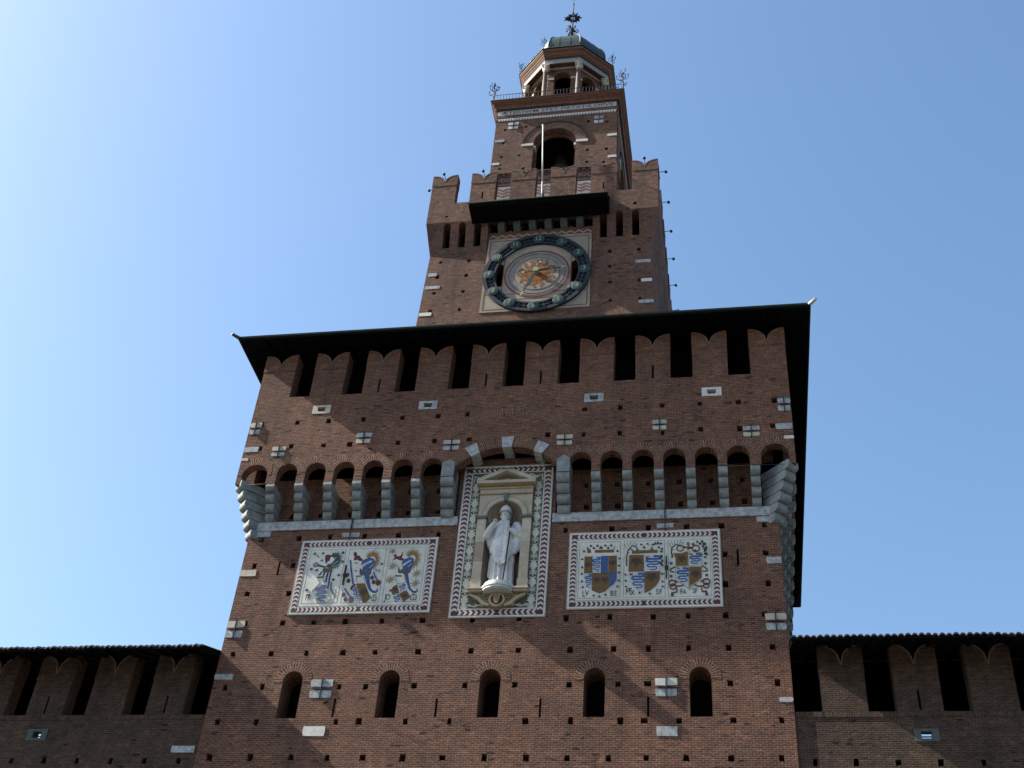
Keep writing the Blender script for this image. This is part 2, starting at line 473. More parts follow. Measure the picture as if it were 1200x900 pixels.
# panel artwork traced in metres on the wall plane (x, z)
ART = {'L1':[('F','gre',(-5.7,22.8),0.105,0.25,-100,95,15),('P','gre',[(-5.83,23.12),(-5.67,23.04),(-5.56,22.83),(-5.6,22.63),(-5.78,22.5),(-6.0,22.55),(-5.92,22.67),(-5.77,22.71),(-5.71,22.85),(-5.84,22.98)]),('S','wht',0.022,[(-5.77,22.58),(-5.58,22.79)]),('S','wht',0.022,[(-5.86,22.64),(-5.67,22.94)]),('S','wht',0.018,[(-5.71,22.54),(-5.5,22.66)]),('P','red',[(-6.07,23.02),(-5.96,23.04),(-5.82,23.01),(-5.83,22.95),(-5.88,22.92),(-5.89,22.77),(-5.94,22.8),(-5.97,22.68),(-6.02,22.72),(-6.06,22.89)]),('P','gre',[(-6.29,22.68),(-6.01,22.59),(-5.97,22.51),(-6.24,22.58)]),('R','gre',(-6.34,22.65),0.095,0.065),('C','ochp',(-6.34,22.65),0.062),('P','oli',[(-6.06,22.51),(-5.76,22.5),(-5.7,22.36),(-6.07,22.35)]),('S','nav',0.05,[(-6.09,22.37),(-6.12,22.28),(-6.18,22.25)]),('S','nav',0.05,[(-5.97,22.35),(-6.01,22.22)]),('S','nav',0.06,[(-5.86,22.35),(-5.88,22.13),(-5.87,21.97)]),('S','nav',0.05,[(-5.76,22.35),(-5.77,22.09),(-5.76,21.7)]),('S','nav',0.045,[(-5.69,21.97),(-5.65,21.67),(-5.53,21.49)]),('S','nav',0.03,[(-5.53,21.49),(-5.6,21.61),(-5.64,21.73)]),('S','oli',0.05,[(-6.21,22.16),(-5.97,22.17)]),('S','ochp',0.02,[(-6.18,22.1),(-6.09,21.92),(-6.3,21.63),(-6.18,21.48),(-6.05,21.21),(-5.75,21.19),(-5.59,21.34),(-5.72,21.47),(-5.77,21.7),(-5.92,21.92),(-5.99,22.1)]),('W','blu',0.05,(-6.01,21.84),(-5.9,21.19),0.19,3.5),('W','blu2',0.03,(-6.07,21.8),(-5.95,21.24),0.14,3.5),('T','F',(-6.43,21.39),0.26),('T','R',(-6.33,21.39),0.26),('S','ink',0.015,[(-6.46,21.51),(-6.33,21.51)]),('T','S',(-5.46,21.61),0.24),('T','F',(-5.46,21.37),0.26),('S','red',0.025,[(-6.37,23.03),(-6.28,22.95)]),('*','blu2',(-6.46,23.09),0.05),('*','blu2',(-6.16,23.1),0.05),('*','blu2',(-6.16,22.82),0.04),('*','blu2',(-6.47,22.49),0.05),('*','blu2',(-6.27,22.44),0.05),('*','red',(-5.63,22.06),0.05),('*','blu2',(-5.41,22.75),0.04),('*','blu2',(-5.47,22.23),0.05),('*','blu2',(-6.49,21.69),0.05),('*','blu2',(-5.46,23.11),0.05)],'L2':[('F','gol',(-4.4,22.77),0.12,0.275,-150,75,19),('P','blu',[(-4.74,22.75),(-4.64,22.83),(-4.49,22.88),(-4.34,22.83),(-4.27,22.7),(-4.29,22.53),(-4.36,22.39),(-4.35,22.23),(-4.4,22.21),(-4.35,21.94),(-4.27,21.7),(-4.19,21.61),(-4.08,21.6),(-4.08,21.69),(-4.04,21.68),(-4.01,21.59),(-4.07,21.51),(-4.21,21.53),(-4.34,21.64),(-4.46,21.88),(-4.57,22.18),(-4.7,22.21),(-4.76,22.26),(-4.77,22.4),(-4.67,22.44),(-4.76,22.61)]),('P','wht',[(-4.74,22.61),(-4.44,22.77),(-4.38,22.74),(-4.39,22.7),(-4.56,22.63),(-4.71,22.47)]),('S','wht',0.02,[(-4.31,22.63),(-4.45,22.48)]),('P','red',[(-5.05,22.79),(-5.03,22.92),(-5.09,23.03),(-5.07,23.11),(-5.0,23.11),(-4.95,23.04),(-4.96,22.98),(-4.83,22.96),(-4.84,22.92),(-4.72,22.81),(-4.73,22.75),(-4.83,22.76),(-4.93,22.81),(-5.01,22.78)]),('P','bro',[(-4.78,22.4),(-4.37,22.37),(-4.37,22.28),(-4.75,22.29)]),('P','gre',[(-4.77,22.47),(-4.74,22.47),(-4.71,22.29),(-4.75,22.29)]),('S','oli',0.045,[(-4.86,22.16),(-4.67,22.18)]),('S','ochp',0.02,[(-4.85,22.13),(-4.78,21.89),(-4.5,21.89),(-4.6,22.15)]),('P','wht',[(-4.94,21.83),(-4.81,21.87),(-4.5,21.17),(-4.76,21.15)]),('W','blu',0.035,(-4.86,21.74),(-4.67,21.18),0.05,4),('W','blu',0.035,(-4.79,21.77),(-4.57,21.18),0.05,4),('P','bro',[(-4.81,21.87),(-4.51,21.88),(-4.28,21.43),(-4.22,21.37),(-4.37,21.17),(-4.47,21.17),(-4.61,21.44)]),('E','bro2',(-4.5,21.55),0.3),('P','red',[(-4.99,21.68),(-4.97,21.77),(-4.89,21.86),(-4.81,21.87),(-4.86,21.77),(-4.91,21.71),(-4.91,21.64)]),('S','blu',0.05,[(-5.16,22.8),(-5.02,22.25),(-4.91,21.86)]),('S','blu',0.045,[(-5.18,21.72),(-4.88,21.31)]),('C','red',(-4.89,21.29),0.085),('S','blu',0.045,[(-4.29,22.31),(-4.06,21.91)]),('C','red',(-4.06,21.9),0.085),('C','bro',(-5.16,22.23),0.06),('C','bro2',(-5.09,22.0),0.06),('C','bro2',(-4.3,22.1),0.06),('C','bro2',(-4.22,21.93),0.06),('C','red',(-5.18,21.48),0.06),('C','bro2',(-5.09,21.3),0.06),('T','M',(-4.19,22.37),0.15),('T','A',(-4.08,22.36),0.15),('T','G',(-4.16,21.3),0.22),('T','3',(-4.06,21.29),0.22),('S','ink',0.015,[(-4.18,21.43),(-4.06,21.44)]),('S','ink',0.012,[(-4.99,22.68),(-4.89,22.68)]),('S','ink',0.012,[(-4.94,22.39),(-4.86,22.37)]),('*','blu2',(-4.04,22.62),0.04),('*','blu2',(-5.46,23.09),0.05)],'L3':[('F','gol',(-3.02,22.78),0.115,0.285,-150,80,21),('P','blu',[(-3.36,22.67),(-3.28,22.79),(-3.07,22.86),(-2.95,22.78),(-2.94,22.65),(-2.99,22.44),(-3.02,22.27),(-3.08,22.23),(-3.02,21.96),(-2.92,21.66),(-2.83,21.57),(-2.72,21.57),(-2.73,21.66),(-2.68,21.64),(-2.67,21.55),(-2.73,21.48),(-2.86,21.5),(-3.0,21.64),(-3.09,21.87),(-3.19,22.14),(-3.26,22.23),(-3.42,22.25),(-3.42,22.31),(-3.29,22.43),(-3.34,22.54)]),('P','wht',[(-3.33,22.57),(-3.07,22.76),(-3.02,22.73),(-3.17,22.61),(-3.34,22.46)]),('S','wht',0.018,[(-3.01,22.62),(-3.13,22.47)]),('P','red',[(-3.69,22.75),(-3.62,22.85),(-3.68,22.94),(-3.63,23.0),(-3.57,22.94),(-3.55,22.89),(-3.46,22.91),(-3.4,22.97),(-3.41,23.06),(-3.37,23.04),(-3.36,22.93),(-3.38,22.84),(-3.29,22.79),(-3.34,22.72),(-3.43,22.74),(-3.55,22.8),(-3.63,22.77)]),('P','bro',[(-3.38,22.36),(-3.01,22.35),(-3.02,22.25),(-3.35,22.26)]),('P','gre',[(-3.46,22.5),(-3.41,22.43),(-3.35,22.27),(-3.43,22.27)]),('S','oli',0.05,[(-3.52,22.15),(-3.29,22.14)]),('S','ochp',0.02,[(-3.5,22.09),(-3.41,21.85),(-3.11,21.89),(-3.19,22.11)]),('P','wht',[(-3.39,21.82),(-3.12,21.84),(-3.06,21.59),(-3.28,21.51)]),('P','wht',[(-3.5,21.43),(-3.3,21.5),(-3.12,21.16),(-3.41,21.18)]),('W','blu',0.04,(-3.23,21.82),(-3.2,21.58),0.1,2.0),('W','blu',0.04,(-3.35,21.42),(-3.31,21.18),0.12,2.0),('P','bro',[(-3.56,21.71),(-3.41,21.82),(-3.29,21.5),(-3.5,21.42),(-3.57,21.56),(-3.64,21.56),(-3.63,21.63),(-3.54,21.66)]),('P','bro',[(-3.27,21.48),(-3.06,21.59),(-2.91,21.38),(-2.92,21.33),(-3.12,21.15)]),('E','bro2',(-3.44,21.62),0.2),('E','bro2',(-3.09,21.37),0.22),('*','gop',(-3.66,22.53),0.17),('*','gop',(-2.8,22.22),0.17),('*','gop',(-3.67,22.01),0.17),('*','gop',(-2.8,21.85),0.17),('*','gop',(-3.73,23.11),0.09),('T','J',(-3.75,21.32),0.3),('T','O',(-3.65,21.36),0.26),('T','G',(-2.84,21.32),0.27),('T','3',(-2.72,21.32),0.27),('S','ink',0.015,[(-2.84,21.45),(-2.76,21.45)])],'R1':[('P','bro',[(3.08,22.94),(3.71,22.94),(3.71,22.82),(3.08,22.83)]),('P','bro',[(2.8,23.1),(2.87,23.01),(2.94,22.96),(2.98,22.84),(2.85,22.82)]),('P','oli',[(2.99,23.01),(3.05,23.06),(3.11,23.0),(3.06,22.95)]),('P','oli',[(3.2,22.99),(3.29,23.1),(3.36,22.99),(3.29,22.95)]),('P','oli',[(3.45,22.99),(3.52,23.06),(3.57,22.99),(3.52,22.95)]),('P','oli',[(3.67,22.93),(3.75,23.09),(3.71,22.93)]),('P','bro',[(2.75,22.7),(3.0,22.69),(3.01,22.07),(2.76,22.07)]),('E','bro2',(2.88,22.38),0.26),('P','wht2',[(3.01,22.7),(3.28,22.7),(3.29,22.06),(3.02,22.07)]),('W','blu',0.05,(3.14,22.64),(3.16,22.12),0.12,3.5),('P','blu',[(3.29,22.7),(3.52,22.7),(3.52,22.07),(3.3,22.06)]),('P','bro',[(3.38,22.48),(3.44,22.48),(3.44,22.42),(3.38,22.42)]),('P','bro',[(3.38,22.28),(3.44,22.28),(3.44,22.22),(3.38,22.23)]),('P','bro',[(3.53,22.7),(3.8,22.7),(3.81,22.06),(3.54,22.07)]),('E','bro2',(3.67,22.41),0.26),('P','wht2',[(2.75,22.05),(3.01,22.05),(3.02,21.44),(2.87,21.62),(2.78,21.85)]),('W','blu',0.05,(2.9,22.01),(2.92,21.57),0.1,3),('P','bro',[(3.02,22.05),(3.57,22.05),(3.58,21.55),(3.44,21.39),(3.26,21.33),(3.03,21.44)]),('E','bro2',(3.17,21.81),0.26),('E','bro2',(3.43,21.8),0.26),('P','blu',[(3.58,22.05),(3.81,22.05),(3.8,21.82),(3.72,21.66),(3.59,21.56)]),('P','bro',[(3.67,21.88),(3.72,21.88),(3.72,21.82),(3.67,21.83)]),('S','red',0.012,[(3.0,22.72),(3.02,22.06),(3.57,22.05)]),('T','L',(2.77,21.32),0.26),('T','V',(2.87,21.35),0.26),('T','B',(3.67,21.32),0.25),('T','E',(3.79,21.31),0.25),('*','ink',(2.68,22.6),0.035),('*','ink',(2.69,22.3),0.035),('*','ink',(2.68,22.05),0.035),('*','ink',(2.7,21.77),0.035),('*','ink',(2.73,21.56),0.035),('*','ink',(3.09,21.25),0.035),('*','ink',(3.27,21.22),0.035),('*','ink',(3.46,21.27),0.035),('*','ink',(3.84,21.56),0.035),('*','ink',(3.87,21.78),0.035),('*','ink',(3.88,22.07),0.035),('*','ink',(3.88,22.32),0.035),('*','ink',(3.89,22.59),0.035),('*','ink',(3.82,22.87),0.035),('*','ink',(2.73,22.89),0.035),('*','ink',(2.95,23.09),0.035),('*','ink',(3.16,23.09),0.035),('*','ink',(3.42,23.09),0.035),('*','ink',(3.61,23.09),0.035)],'R2':[('S','gre',0.05,[(4.12,22.3),(4.12,22.66),(4.17,22.91),(4.3,23.06),(4.45,22.99)]),('S','gre',0.018,[(4.12,22.94),(4.04,23.12)]),('S','gre',0.018,[(4.18,23.03),(4.13,23.17)]),('S','gre',0.018,[(4.25,23.07),(4.24,23.2)]),('S','gre',0.018,[(4.34,23.06),(4.36,23.19)]),('S','gre',0.018,[(4.4,23.03),(4.45,23.15)]),('S','gre',0.018,[(4.13,22.77),(4.21,22.8)]),('S','gre',0.018,[(4.18,22.91),(4.26,22.91)]),('P','bro',[(4.28,22.87),(5.11,22.88),(5.11,22.77),(4.29,22.75)]),('P','oli',[(4.63,22.98),(4.68,23.04),(4.73,22.98),(4.68,22.92)]),('P','oli',[(4.41,22.88),(4.46,22.99),(4.51,22.88)]),('P','oli',[(4.88,22.88),(4.93,23.02),(4.98,22.88)]),('P','oli',[(4.28,22.87),(4.24,22.97),(4.34,22.88)]),('P','bro',[(4.2,22.71),(4.67,22.7),(4.67,22.08),(4.18,22.09)]),('E','bro2',(4.43,22.43),0.42),('P','wht2',[(4.68,22.7),(5.18,22.69),(5.18,22.08),(4.68,22.08)]),('W','blu',0.07,(4.98,22.63),(4.94,22.13),0.22,2.6),('S','red',0.04,[(4.72,22.64),(4.83,22.55)]),('S','red',0.03,[(4.72,22.54),(4.83,22.63)]),('P','wht2',[(4.18,22.08),(4.67,22.07),(4.67,21.32),(4.48,21.42),(4.31,21.59),(4.22,21.81)]),('W','blu',0.07,(4.49,22.0),(4.49,21.47),0.2,2.6),('S','red',0.04,[(4.21,22.02),(4.32,21.95)]),('S','red',0.03,[(4.23,21.94),(4.31,22.03)]),('P','bro',[(4.69,22.07),(5.19,22.07),(5.17,21.79),(5.06,21.57),(4.89,21.41),(4.7,21.31)]),('E','bro2',(4.92,21.85),0.4),('T','M',(4.18,21.36),0.27),('T','X',(4.32,21.33),0.25),('T','S',(5.09,21.34),0.26),('T','F',(5.2,21.33),0.26),('S','ink',0.014,[(4.14,21.46),(4.29,21.49)]),('L','gdk',[(4.93,23.06),(5.01,23.1)],0.07),('L','gdk',[(5.04,23.07),(5.05,23.17)],0.07),('L','gdk',[(5.11,23.08),(5.14,23.18)],0.07),('L','gdk',[(5.18,23.09),(5.26,23.12)],0.07),('L','gdk',[(5.12,22.94),(5.18,22.99)],0.07),('L','gdk',[(5.21,22.91),(5.29,22.9)],0.07),('L','gdk',[(5.19,22.82),(5.28,22.79)],0.07),('L','gdk',[(5.21,22.68),(5.27,22.62)],0.07),('L','gdk',[(5.21,22.62),(5.22,22.54)],0.07),('L','gdk',[(5.24,22.51),(5.28,22.42)],0.07),('L','gdk',[(5.22,22.43),(5.2,22.34)],0.07),('L','gdk',[(5.25,22.34),(5.25,22.26)],0.07),('*','ink',(4.59,23.09),0.03),('*','ink',(4.79,23.11),0.03),('*','ink',(4.09,21.98),0.03),('*','ink',(4.1,21.76),0.03),('*','ink',(4.11,21.54),0.03),('*','ink',(4.54,21.31),0.03),('*','ink',(4.86,21.27),0.03),('*','ink',(5.26,21.52),0.03),('*','ink',(5.26,21.7),0.03),('*','ink',(5.25,21.98),0.03)],'R3':[('S','gre',0.055,[(5.59,22.57),(5.55,22.77),(5.57,22.94),(5.68,23.05),(5.83,23.03),(5.95,22.96)]),('S','gre',0.018,[(5.54,22.97),(5.49,23.12)]),('S','gre',0.018,[(5.59,23.04),(5.56,23.17)]),('S','gre',0.018,[(5.66,23.08),(5.66,23.2)]),('S','gre',0.018,[(5.73,23.08),(5.77,23.21)]),('S','gre',0.018,[(5.82,23.08),(5.86,23.21)]),('S','gre',0.018,[(5.89,23.05),(5.95,23.17)]),('S','gre',0.018,[(5.58,22.86),(5.66,22.87)]),('S','gre',0.018,[(5.6,22.69),(5.54,22.57)]),('P','ochp',[(5.59,22.75),(5.73,22.75),(5.9,22.74),(5.98,22.8),(6.09,22.8),(6.54,22.74),(6.5,21.8),(6.31,21.61),(6.09,21.39),(5.9,21.57),(5.66,21.71),(5.67,22.54)]),('P','wht2',[(6.12,22.77),(6.52,22.71),(6.49,22.24),(6.11,22.25)]),('P','wht2',[(5.69,22.22),(6.06,22.21),(6.06,21.44),(5.89,21.59),(5.68,21.75)]),('P','bro',[(5.63,22.72),(5.73,22.72),(5.89,22.71),(5.99,22.77),(6.08,22.77),(6.06,22.26),(5.7,22.27),(5.68,22.54)]),('P','bro',[(6.11,22.21),(6.48,22.2),(6.48,21.82),(6.3,21.65),(6.1,21.53)]),('E','bro2',(5.88,22.51),0.3),('E','bro2',(6.3,21.94),0.32),('W','blu',0.06,(6.33,22.68),(6.29,22.3),0.18,2.2),('W','blu',0.06,(5.9,22.16),(5.91,21.65),0.18,2.7),('S','red',0.04,[(6.12,22.71),(6.23,22.65)]),('S','red',0.03,[(5.72,22.19),(5.8,22.15)]),('R','rbr',(5.83,22.91),0.12,0.09),('R','rbr',(6.33,22.89),0.13,0.095),('S','rbr',0.03,[(5.92,22.93),(6.08,22.94),(6.21,22.94)]),('S','rbr',0.04,[(6.09,23.04),(6.08,22.83)]),('R','rbr',(6.09,23.08),0.05,0.03),('S','rbr',0.025,[(5.97,22.97),(6.19,22.88)]),('S','rbr',0.035,[(5.66,22.23),(5.5,22.13),(5.54,22.05),(5.64,22.04)]),('S','rbr',0.035,[(6.52,22.24),(6.67,22.12),(6.67,22.05),(6.52,22.04)]),('R','rbr',(5.56,21.64),0.12,0.085),('R','rbr',(5.59,21.51),0.11,0.08),('S','rbr',0.035,[(5.64,21.71),(5.73,21.67)]),('S','rbr',0.035,[(5.66,21.52),(5.85,21.53),(5.92,21.57)]),('S','rbr',0.035,[(5.71,21.45),(5.7,21.31),(5.54,21.29),(5.56,21.22)]),('C','rbr',(5.56,21.22),0.045),('R','rbr',(6.63,21.66),0.12,0.085),('R','rbr',(6.62,21.52),0.1,0.07),('S','rbr',0.035,[(6.55,21.73),(6.44,21.66)]),('S','rbr',0.035,[(6.53,21.51),(6.37,21.5),(6.26,21.56)]),('S','rbr',0.035,[(6.47,21.44),(6.48,21.31),(6.63,21.32),(6.62,21.24)]),('C','rbr',(6.62,21.23),0.045),('T','F',(5.85,21.32),0.25),('T','A',(5.94,21.32),0.22),('T','S',(6.23,21.35),0.24),('T','F',(6.31,21.35),0.24),('*','blu2',(5.54,22.36),0.05),('*','blu2',(5.53,21.89),0.05),('*','blu2',(6.62,22.33),0.05),('*','blu2',(6.64,21.9),0.05),('L','gdk',[(6.23,23.09),(6.27,23.01)],0.08),('L','gdk',[(6.35,23.12),(6.41,23.14)],0.08),('L','gdk',[(6.5,23.14),(6.58,23.14)],0.08),('L','gdk',[(6.43,23.06),(6.51,23.06)],0.08),('L','gdk',[(6.55,23.05),(6.67,23.04)],0.08),('L','gdk',[(6.53,22.97),(6.6,22.94)],0.08),('L','gdk',[(6.57,22.88),(6.68,22.82)],0.08),('L','gdk',[(6.65,22.94),(6.68,22.88)],0.08),('L','gdk',[(6.58,22.77),(6.64,22.82)],0.08),('L','gdk',[(6.59,22.66),(6.64,22.71)],0.08),('L','gdk',[(6.66,22.71),(6.68,22.62)],0.08),('L','gdk',[(6.6,22.57),(6.63,22.53)],0.08),('L','gdk',[(6.28,22.81),(6.35,22.78)],0.08)]}

# ------------------------------------------------------------------ ground
g = MB(GROUND); g.poly([(-3000, -3000, -0.004), (3000, -3000, -0.004), (3000, 3000, -0.004), (-3000, 3000, -0.004)])
go = g.build("ground"); go["kind"] = "structure"; go["label"] = "dark gravel square in front of the castle"; go["category"] = "ground"
g = MB(PAVE); g.poly([(-6, -3000, 0), (6, -3000, 0), (6, 0, 0), (-6, 0, 0)])
po = g.build("path"); po["kind"] = "structure"; po["label"] = "granite paved walk leading to the castle gate"; po["category"] = "path"

# ------------------------------------------------------------------ the gate tower
T = thing("clock_tower", "tall red brick castle gate tower with stepped upper stages, battlements and green dome", "tower", (0, 0, 0))
HB, HG = 9.0, 9.678                 # half widths: shaft, corbelled gallery
Z_BAND0, Z_BAND1 = 24.08, 24.42
Z_PIER, Z_MER, Z_TOP = 25.66, 29.54, 31.6
F0 = side(0, CY, 0)
WINX = (-6.36, -3.2, -0.015, 3.19, 6.35)
put = []
put += [(x, 20.5) for x in (-8.38, -7.11, -6.04, -4.98, -3.75, -2.4, -0.76, 0.74, 2.24, 3.6, 4.97, 6.04, 7.18, 8.35)]
put += [(x, 19.4) for x in (-8.57, -7.28, -6.09, -4.88, -3.82, -2.41, -0.71, 0.79, 2.4, 3.74, 4.81, 6.02, 7.22, 8.53)]
put += [(x, 18.24) for x in (-8.57, -7.33, -4.8, -3.95, -2.4, -0.79, 0.76, 2.44, 3.9, 4.78, 7.22, 8.58)]
put += [(x, 17.08) for x in (-8.56, -7.29, -4.72, -3.98, -2.53, -1.16, 1.15, 2.51, 3.98, 4.68, 5.7, 7.26, 8.62)]
put += [(x, 15.94) for x in (-8.55, -7.24, -5.93, -4.8, -3.69, -2.47, -1.25, 0.01, 1.24, 2.45, 3.65, 4.74, 5.88, 7.14, 8.55)]
put += [(x, 23.76) for x in (-8.53, -7.16, -6.06, -4.83, -3.63, -2.24, 2.09, 3.62, 4.82, 6.06, 7.16, 8.54)]
put += [(-8.55, 22.7), (-7.17, 22.69), (-8.57, 21.62), (-7.11, 21.6), (7.24, 22.68), (8.52, 22.69), (7.2, 21.59), (8.52, 21.59)]
CORB = [sg * (2.58 + 1.05 * k) for k in range(6) for sg in (-1, 1)]
slits_b = [(-4.86, 17.22, 17.84), (-1.62, 17.21, 17.82), (1.58, 17.19, 17.80), (4.8, 17.2, 17.82), (-7.66, 22.31, 22.85), (7.64, 22.28, 22.84)]
put = [p for p in put if not any(abs(p[0] - s_[0]) < 0.16 and s_[1] - 0.12 < p[1] < s_[2] + 0.12 for s_ in slits_b)]
holes = [sq(u, z) for u, z in put]
holes += [rect(u - 0.035, u + 0.035, a, b) for u, a, b in slits_b]
deep = [arch(x, 0.325, 17.2, 18.45) for x in WINX]
niche_hole = [rect(-0.64, 0.68, 21.42, 24.97)]
mb = MB(BRICK)
ZR = 24.40                          # above this the wall steps back behind the corbels, either side of the shrine
lowh = [h for h in holes if max(p[1] for p in h) < ZR]
recess = [sq(u + 0.13, 24.86) for u in CORB] + [sq(u + 0.1, 25.75) for u in CORB]
mb.plate([(-HB, 0), (HB, 0), (HB, ZR), (1.7, ZR), (1.7, 26.22), (-1.7, 26.22), (-1.7, ZR), (-HB, ZR)], lowh + deep + niche_hole, F0, HB, HB - 0.32)
for sg in (-1, 1):
    r0, r1 = (1.702, HB) if sg > 0 else (-HB, -1.702)
    mb.plate(rect(r0, r1, ZR - 0.2, 26.42), [h for h in recess if r0 < h[0][0] < r1], F0, HB - 0.30, HB - 0.6)
mb.plate(rect(-HB + 0.02, HB - 0.02, 0, 21.0), deep, F0, HB - 0.32, HB - 0.9)
mb.box(-HB, -HB + 0.8, 0.91, 18, 0, 29.5); mb.box(HB - 0.8, HB, 0.91, 18, 0, 29.5)
mb.box(-HB, -HB + 0.5, 0.3, 0.9, 0, 29.5); mb.box(HB - 0.5, HB, 0.3, 0.9, 0, 29.5)
mb.box(-HB + 0.81, HB - 0.81, 17.2, 18, 0, 29.5)
mb.plate(rect(-1.76, 1.76, 26.222, 26.8), [], F0, HB - 0.003, HB - 0.3)
mb.build("shaft_wall", T)
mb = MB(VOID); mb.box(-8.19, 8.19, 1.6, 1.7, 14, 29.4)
mb.build("inner_blackout", T)  # black sheet added to keep the hollow tower dark inside
# window recesses: black backs painted in for the dark inside, brick rings
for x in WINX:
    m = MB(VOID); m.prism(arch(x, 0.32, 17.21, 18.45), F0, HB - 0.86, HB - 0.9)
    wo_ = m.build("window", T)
    m = MB(VOUSS); ring(m, F0, x, 18.45, 0.33, 0.62, radians(-8), radians(188), HB + 0.006, 20)
    m.build("brick_arch", wo_)

# --- corbelled gallery
def bottom_line(ops, hw, big):
    pts = [(-hw, Z_PIER)]
    allo = sorted(ops + ([(0, 1.76, None, None)] if big else []))
    for uc, wd, zs, h in allo:
        if zs is None:
            a = math.acos(1.74 / 2.37)
            pts += [(-1.78, Z_PIER), (-1.76, 26.0)]
            pts += [(2.37 * cos(t), 24.44 + 2.37 * sin(t)) for t in [pi - a - (pi - 2 * a) * i / 22 for i in range(23)]]
            pts += [(1.76, 26.0), (1.78, Z_PIER)]
        else:
            pts += [(uc - wd, Z_PIER)]
            pts += [(uc + wd * cos(pi - pi * i / 14), zs + h * sin(pi * i / 14)) for i in range(15)]
            pts += [(uc + wd, Z_PIER)]
    pts += [(hw, Z_PIER)]
    return pts
ops_f = [(sg * (2.58 + 1.05 * k), 0.372, 26.08, 0.372) for k in range(6) for sg in (-1, 1)] + [(sg * 9.03, 0.47, 26.0, 0.5) for sg in (-1, 1)]
ops_s = [(sg * (0.525 + 1.05 * k), 0.372, 26.08, 0.372) for k in range(8) for sg in (-1, 1)]
U_h = [(-9.24, 28.32), (-7.88, 28.31), (-6.69, 28.32), (-5.38, 28.31), (-3.92, 28.31), (-2.61, 28.31), (-1.55, 28.33), (-9.07, 27.21), (-7.9, 27.22), (-6.68, 27.22),
       (-5.72, 27.2), (-3.95, 27.2), (-2.62, 27.2), (-1.38, 27.2), (2.65, 28.3), (3.89, 28.31), (5.35, 28.31), (6.62, 28.31), (7.93, 28.31), (9.15, 28.31),
       (2.65, 27.19), (3.9, 27.2), (5.35, 27.13), (6.63, 27.21), (7.94, 27.16), (9.02, 27.22), (1.4, 27.25)]
loop_f = [(-7.05, 28.87), (-3.045, 28.83), (2.96, 28.81), (7.05, 28.82)]
hl = [sq(u, z) for u, z in U_h] + [rect(u - 0.16, u + 0.16, z - 0.11, z + 0.11) for u, z in loop_f]
mb = MB(BRICK)
mb.plate(bottom_line(ops_f, HG, True) + [(HG, Z_MER), (-HG, Z_MER)], hl, F0, HG, HG - 0.36, back=True)
for k in (1, 3):
    mb.plate(bottom_line(ops_s, HB - 0.004, False) + [(HB - 0.004, Z_MER), (-HB + 0.004, Z_MER)], [sq(sg * (0.7 + 1.3 * i), z) for i in range(7) for sg in (-1, 1) for z in (27.2, 28.31)], side(0, CY, k), HG, HG - 0.36, back=True)
mb.plate(bottom_line(ops_s, HG, False) + [(HG, Z_MER), (-HG, Z_MER)], [], side(0, CY, 2), HG, HG - 0.36, back=True)
mb.box(-HG + 0.03, HG - 0.03, CY - HG + 0.03, CY + HG - 0.03, Z_MER - 0.25, Z_MER - 0.02)
mb.build("gallery_wall", T)
# inner core that the gallery walk runs round
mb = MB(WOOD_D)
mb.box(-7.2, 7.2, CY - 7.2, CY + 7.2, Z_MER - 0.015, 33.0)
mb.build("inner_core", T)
# arch rings
for uc, wd, zs, h in ops_f:
    mb = MB(VOUSS)
    ring(mb, F0, uc, zs, wd + 0.003, wd + 0.30, 0, pi, HG + 0.006, 18, clip=0.52 if abs(uc) < 8.5 else 0.6)
    mb.build("brick_arch", T)
a = radians(43.5)
mb = MB(VOUSS); ring(mb, F0, 0, 24.44, 2.373, 2.78, a, pi - a, HG + 0.008, 40); mb.build("brick_arch", T)
mb = MB(VOUSS); ring(mb, F0, 0, 25.44, 2.72, 3.10, radians(36), radians(144), HG + 0.006, 40); mb.build("relieving_arch", T)
for th in (90, 62.5, 117.5):
    t = radians(th); hw_ = 0.165; m = MB(MARBLE)
    pts = []
    for rr, aa in ((2.35, -1), (2.35, 1), (2.80, 1.15), (2.80, -1.15)):
        an = t + aa * hw_ / 2.37
        pts.append((rr * cos(an), 24.44 + rr * sin(an)))
    m.prism(pts, F0, HG + 0.025, HB + 0.01)
    m.build("arch_stone", T)

# --- corbels: rolled stone steps
def corbel_mb(mat, wd, n, z0, sh, step, top=None):
    m = MB(mat)
    f = lambda u, z, d: (d, -u, z)            # outline in (projection, z), depth across
    for i in range(n):
        p1 = step * (i + 1); za = z0 + sh * i; zb = za + sh - 0.03
        r = min(0.17, sh * 0.55)
        pts = [(-0.32, zb), (-0.32, za + 0.004)]
        for q in range(7):
            t = -pi / 2 + (pi * 0.62) * q / 6
            pts.append((p1 - r + r * cos(t), za + r * 0.95 + r * 0.95 * sin(t)))
        pts += [(p1 - 0.012, zb)]
        g_ = 0.004 * (i % 2)
        m.prism(pts, f, -wd / 2 - g_, wd / 2 + g_)
    if top: m.prism(top, f, -wd / 2 - 0.006, wd / 2 + 0.006)
    return m
proto = corbel_mb(STONE, 0.30, 4, 24.42, 0.31, 0.172).build("corbel", T, loc=(0, 0, 0))
first = True
for k in range(4):
    f = side(0, CY, k)
    us = [sg * (3.105 + 1.05 * i) for i in range(6) for sg in (-1, 1)] if k == 0 else [sg * 1.05 * i for i in range(9) for sg in (-1, 1)][1:]
    for u in us:
        p = Vector(f(u, 0, HB)); p.z = 0
        if first:
            proto.location = p; proto.rotation_euler = (0, 0, k * pi / 2); first = False
        else: copy_part(proto, T, p, k * pi / 2)
tall = corbel_mb(STONE, 0.43, 4, 24.36, 0.325, 0.176, top=[(-0.3, 25.66), (0.70, 25.66), (0.703, 26.2), (-0.3, 26.2)])
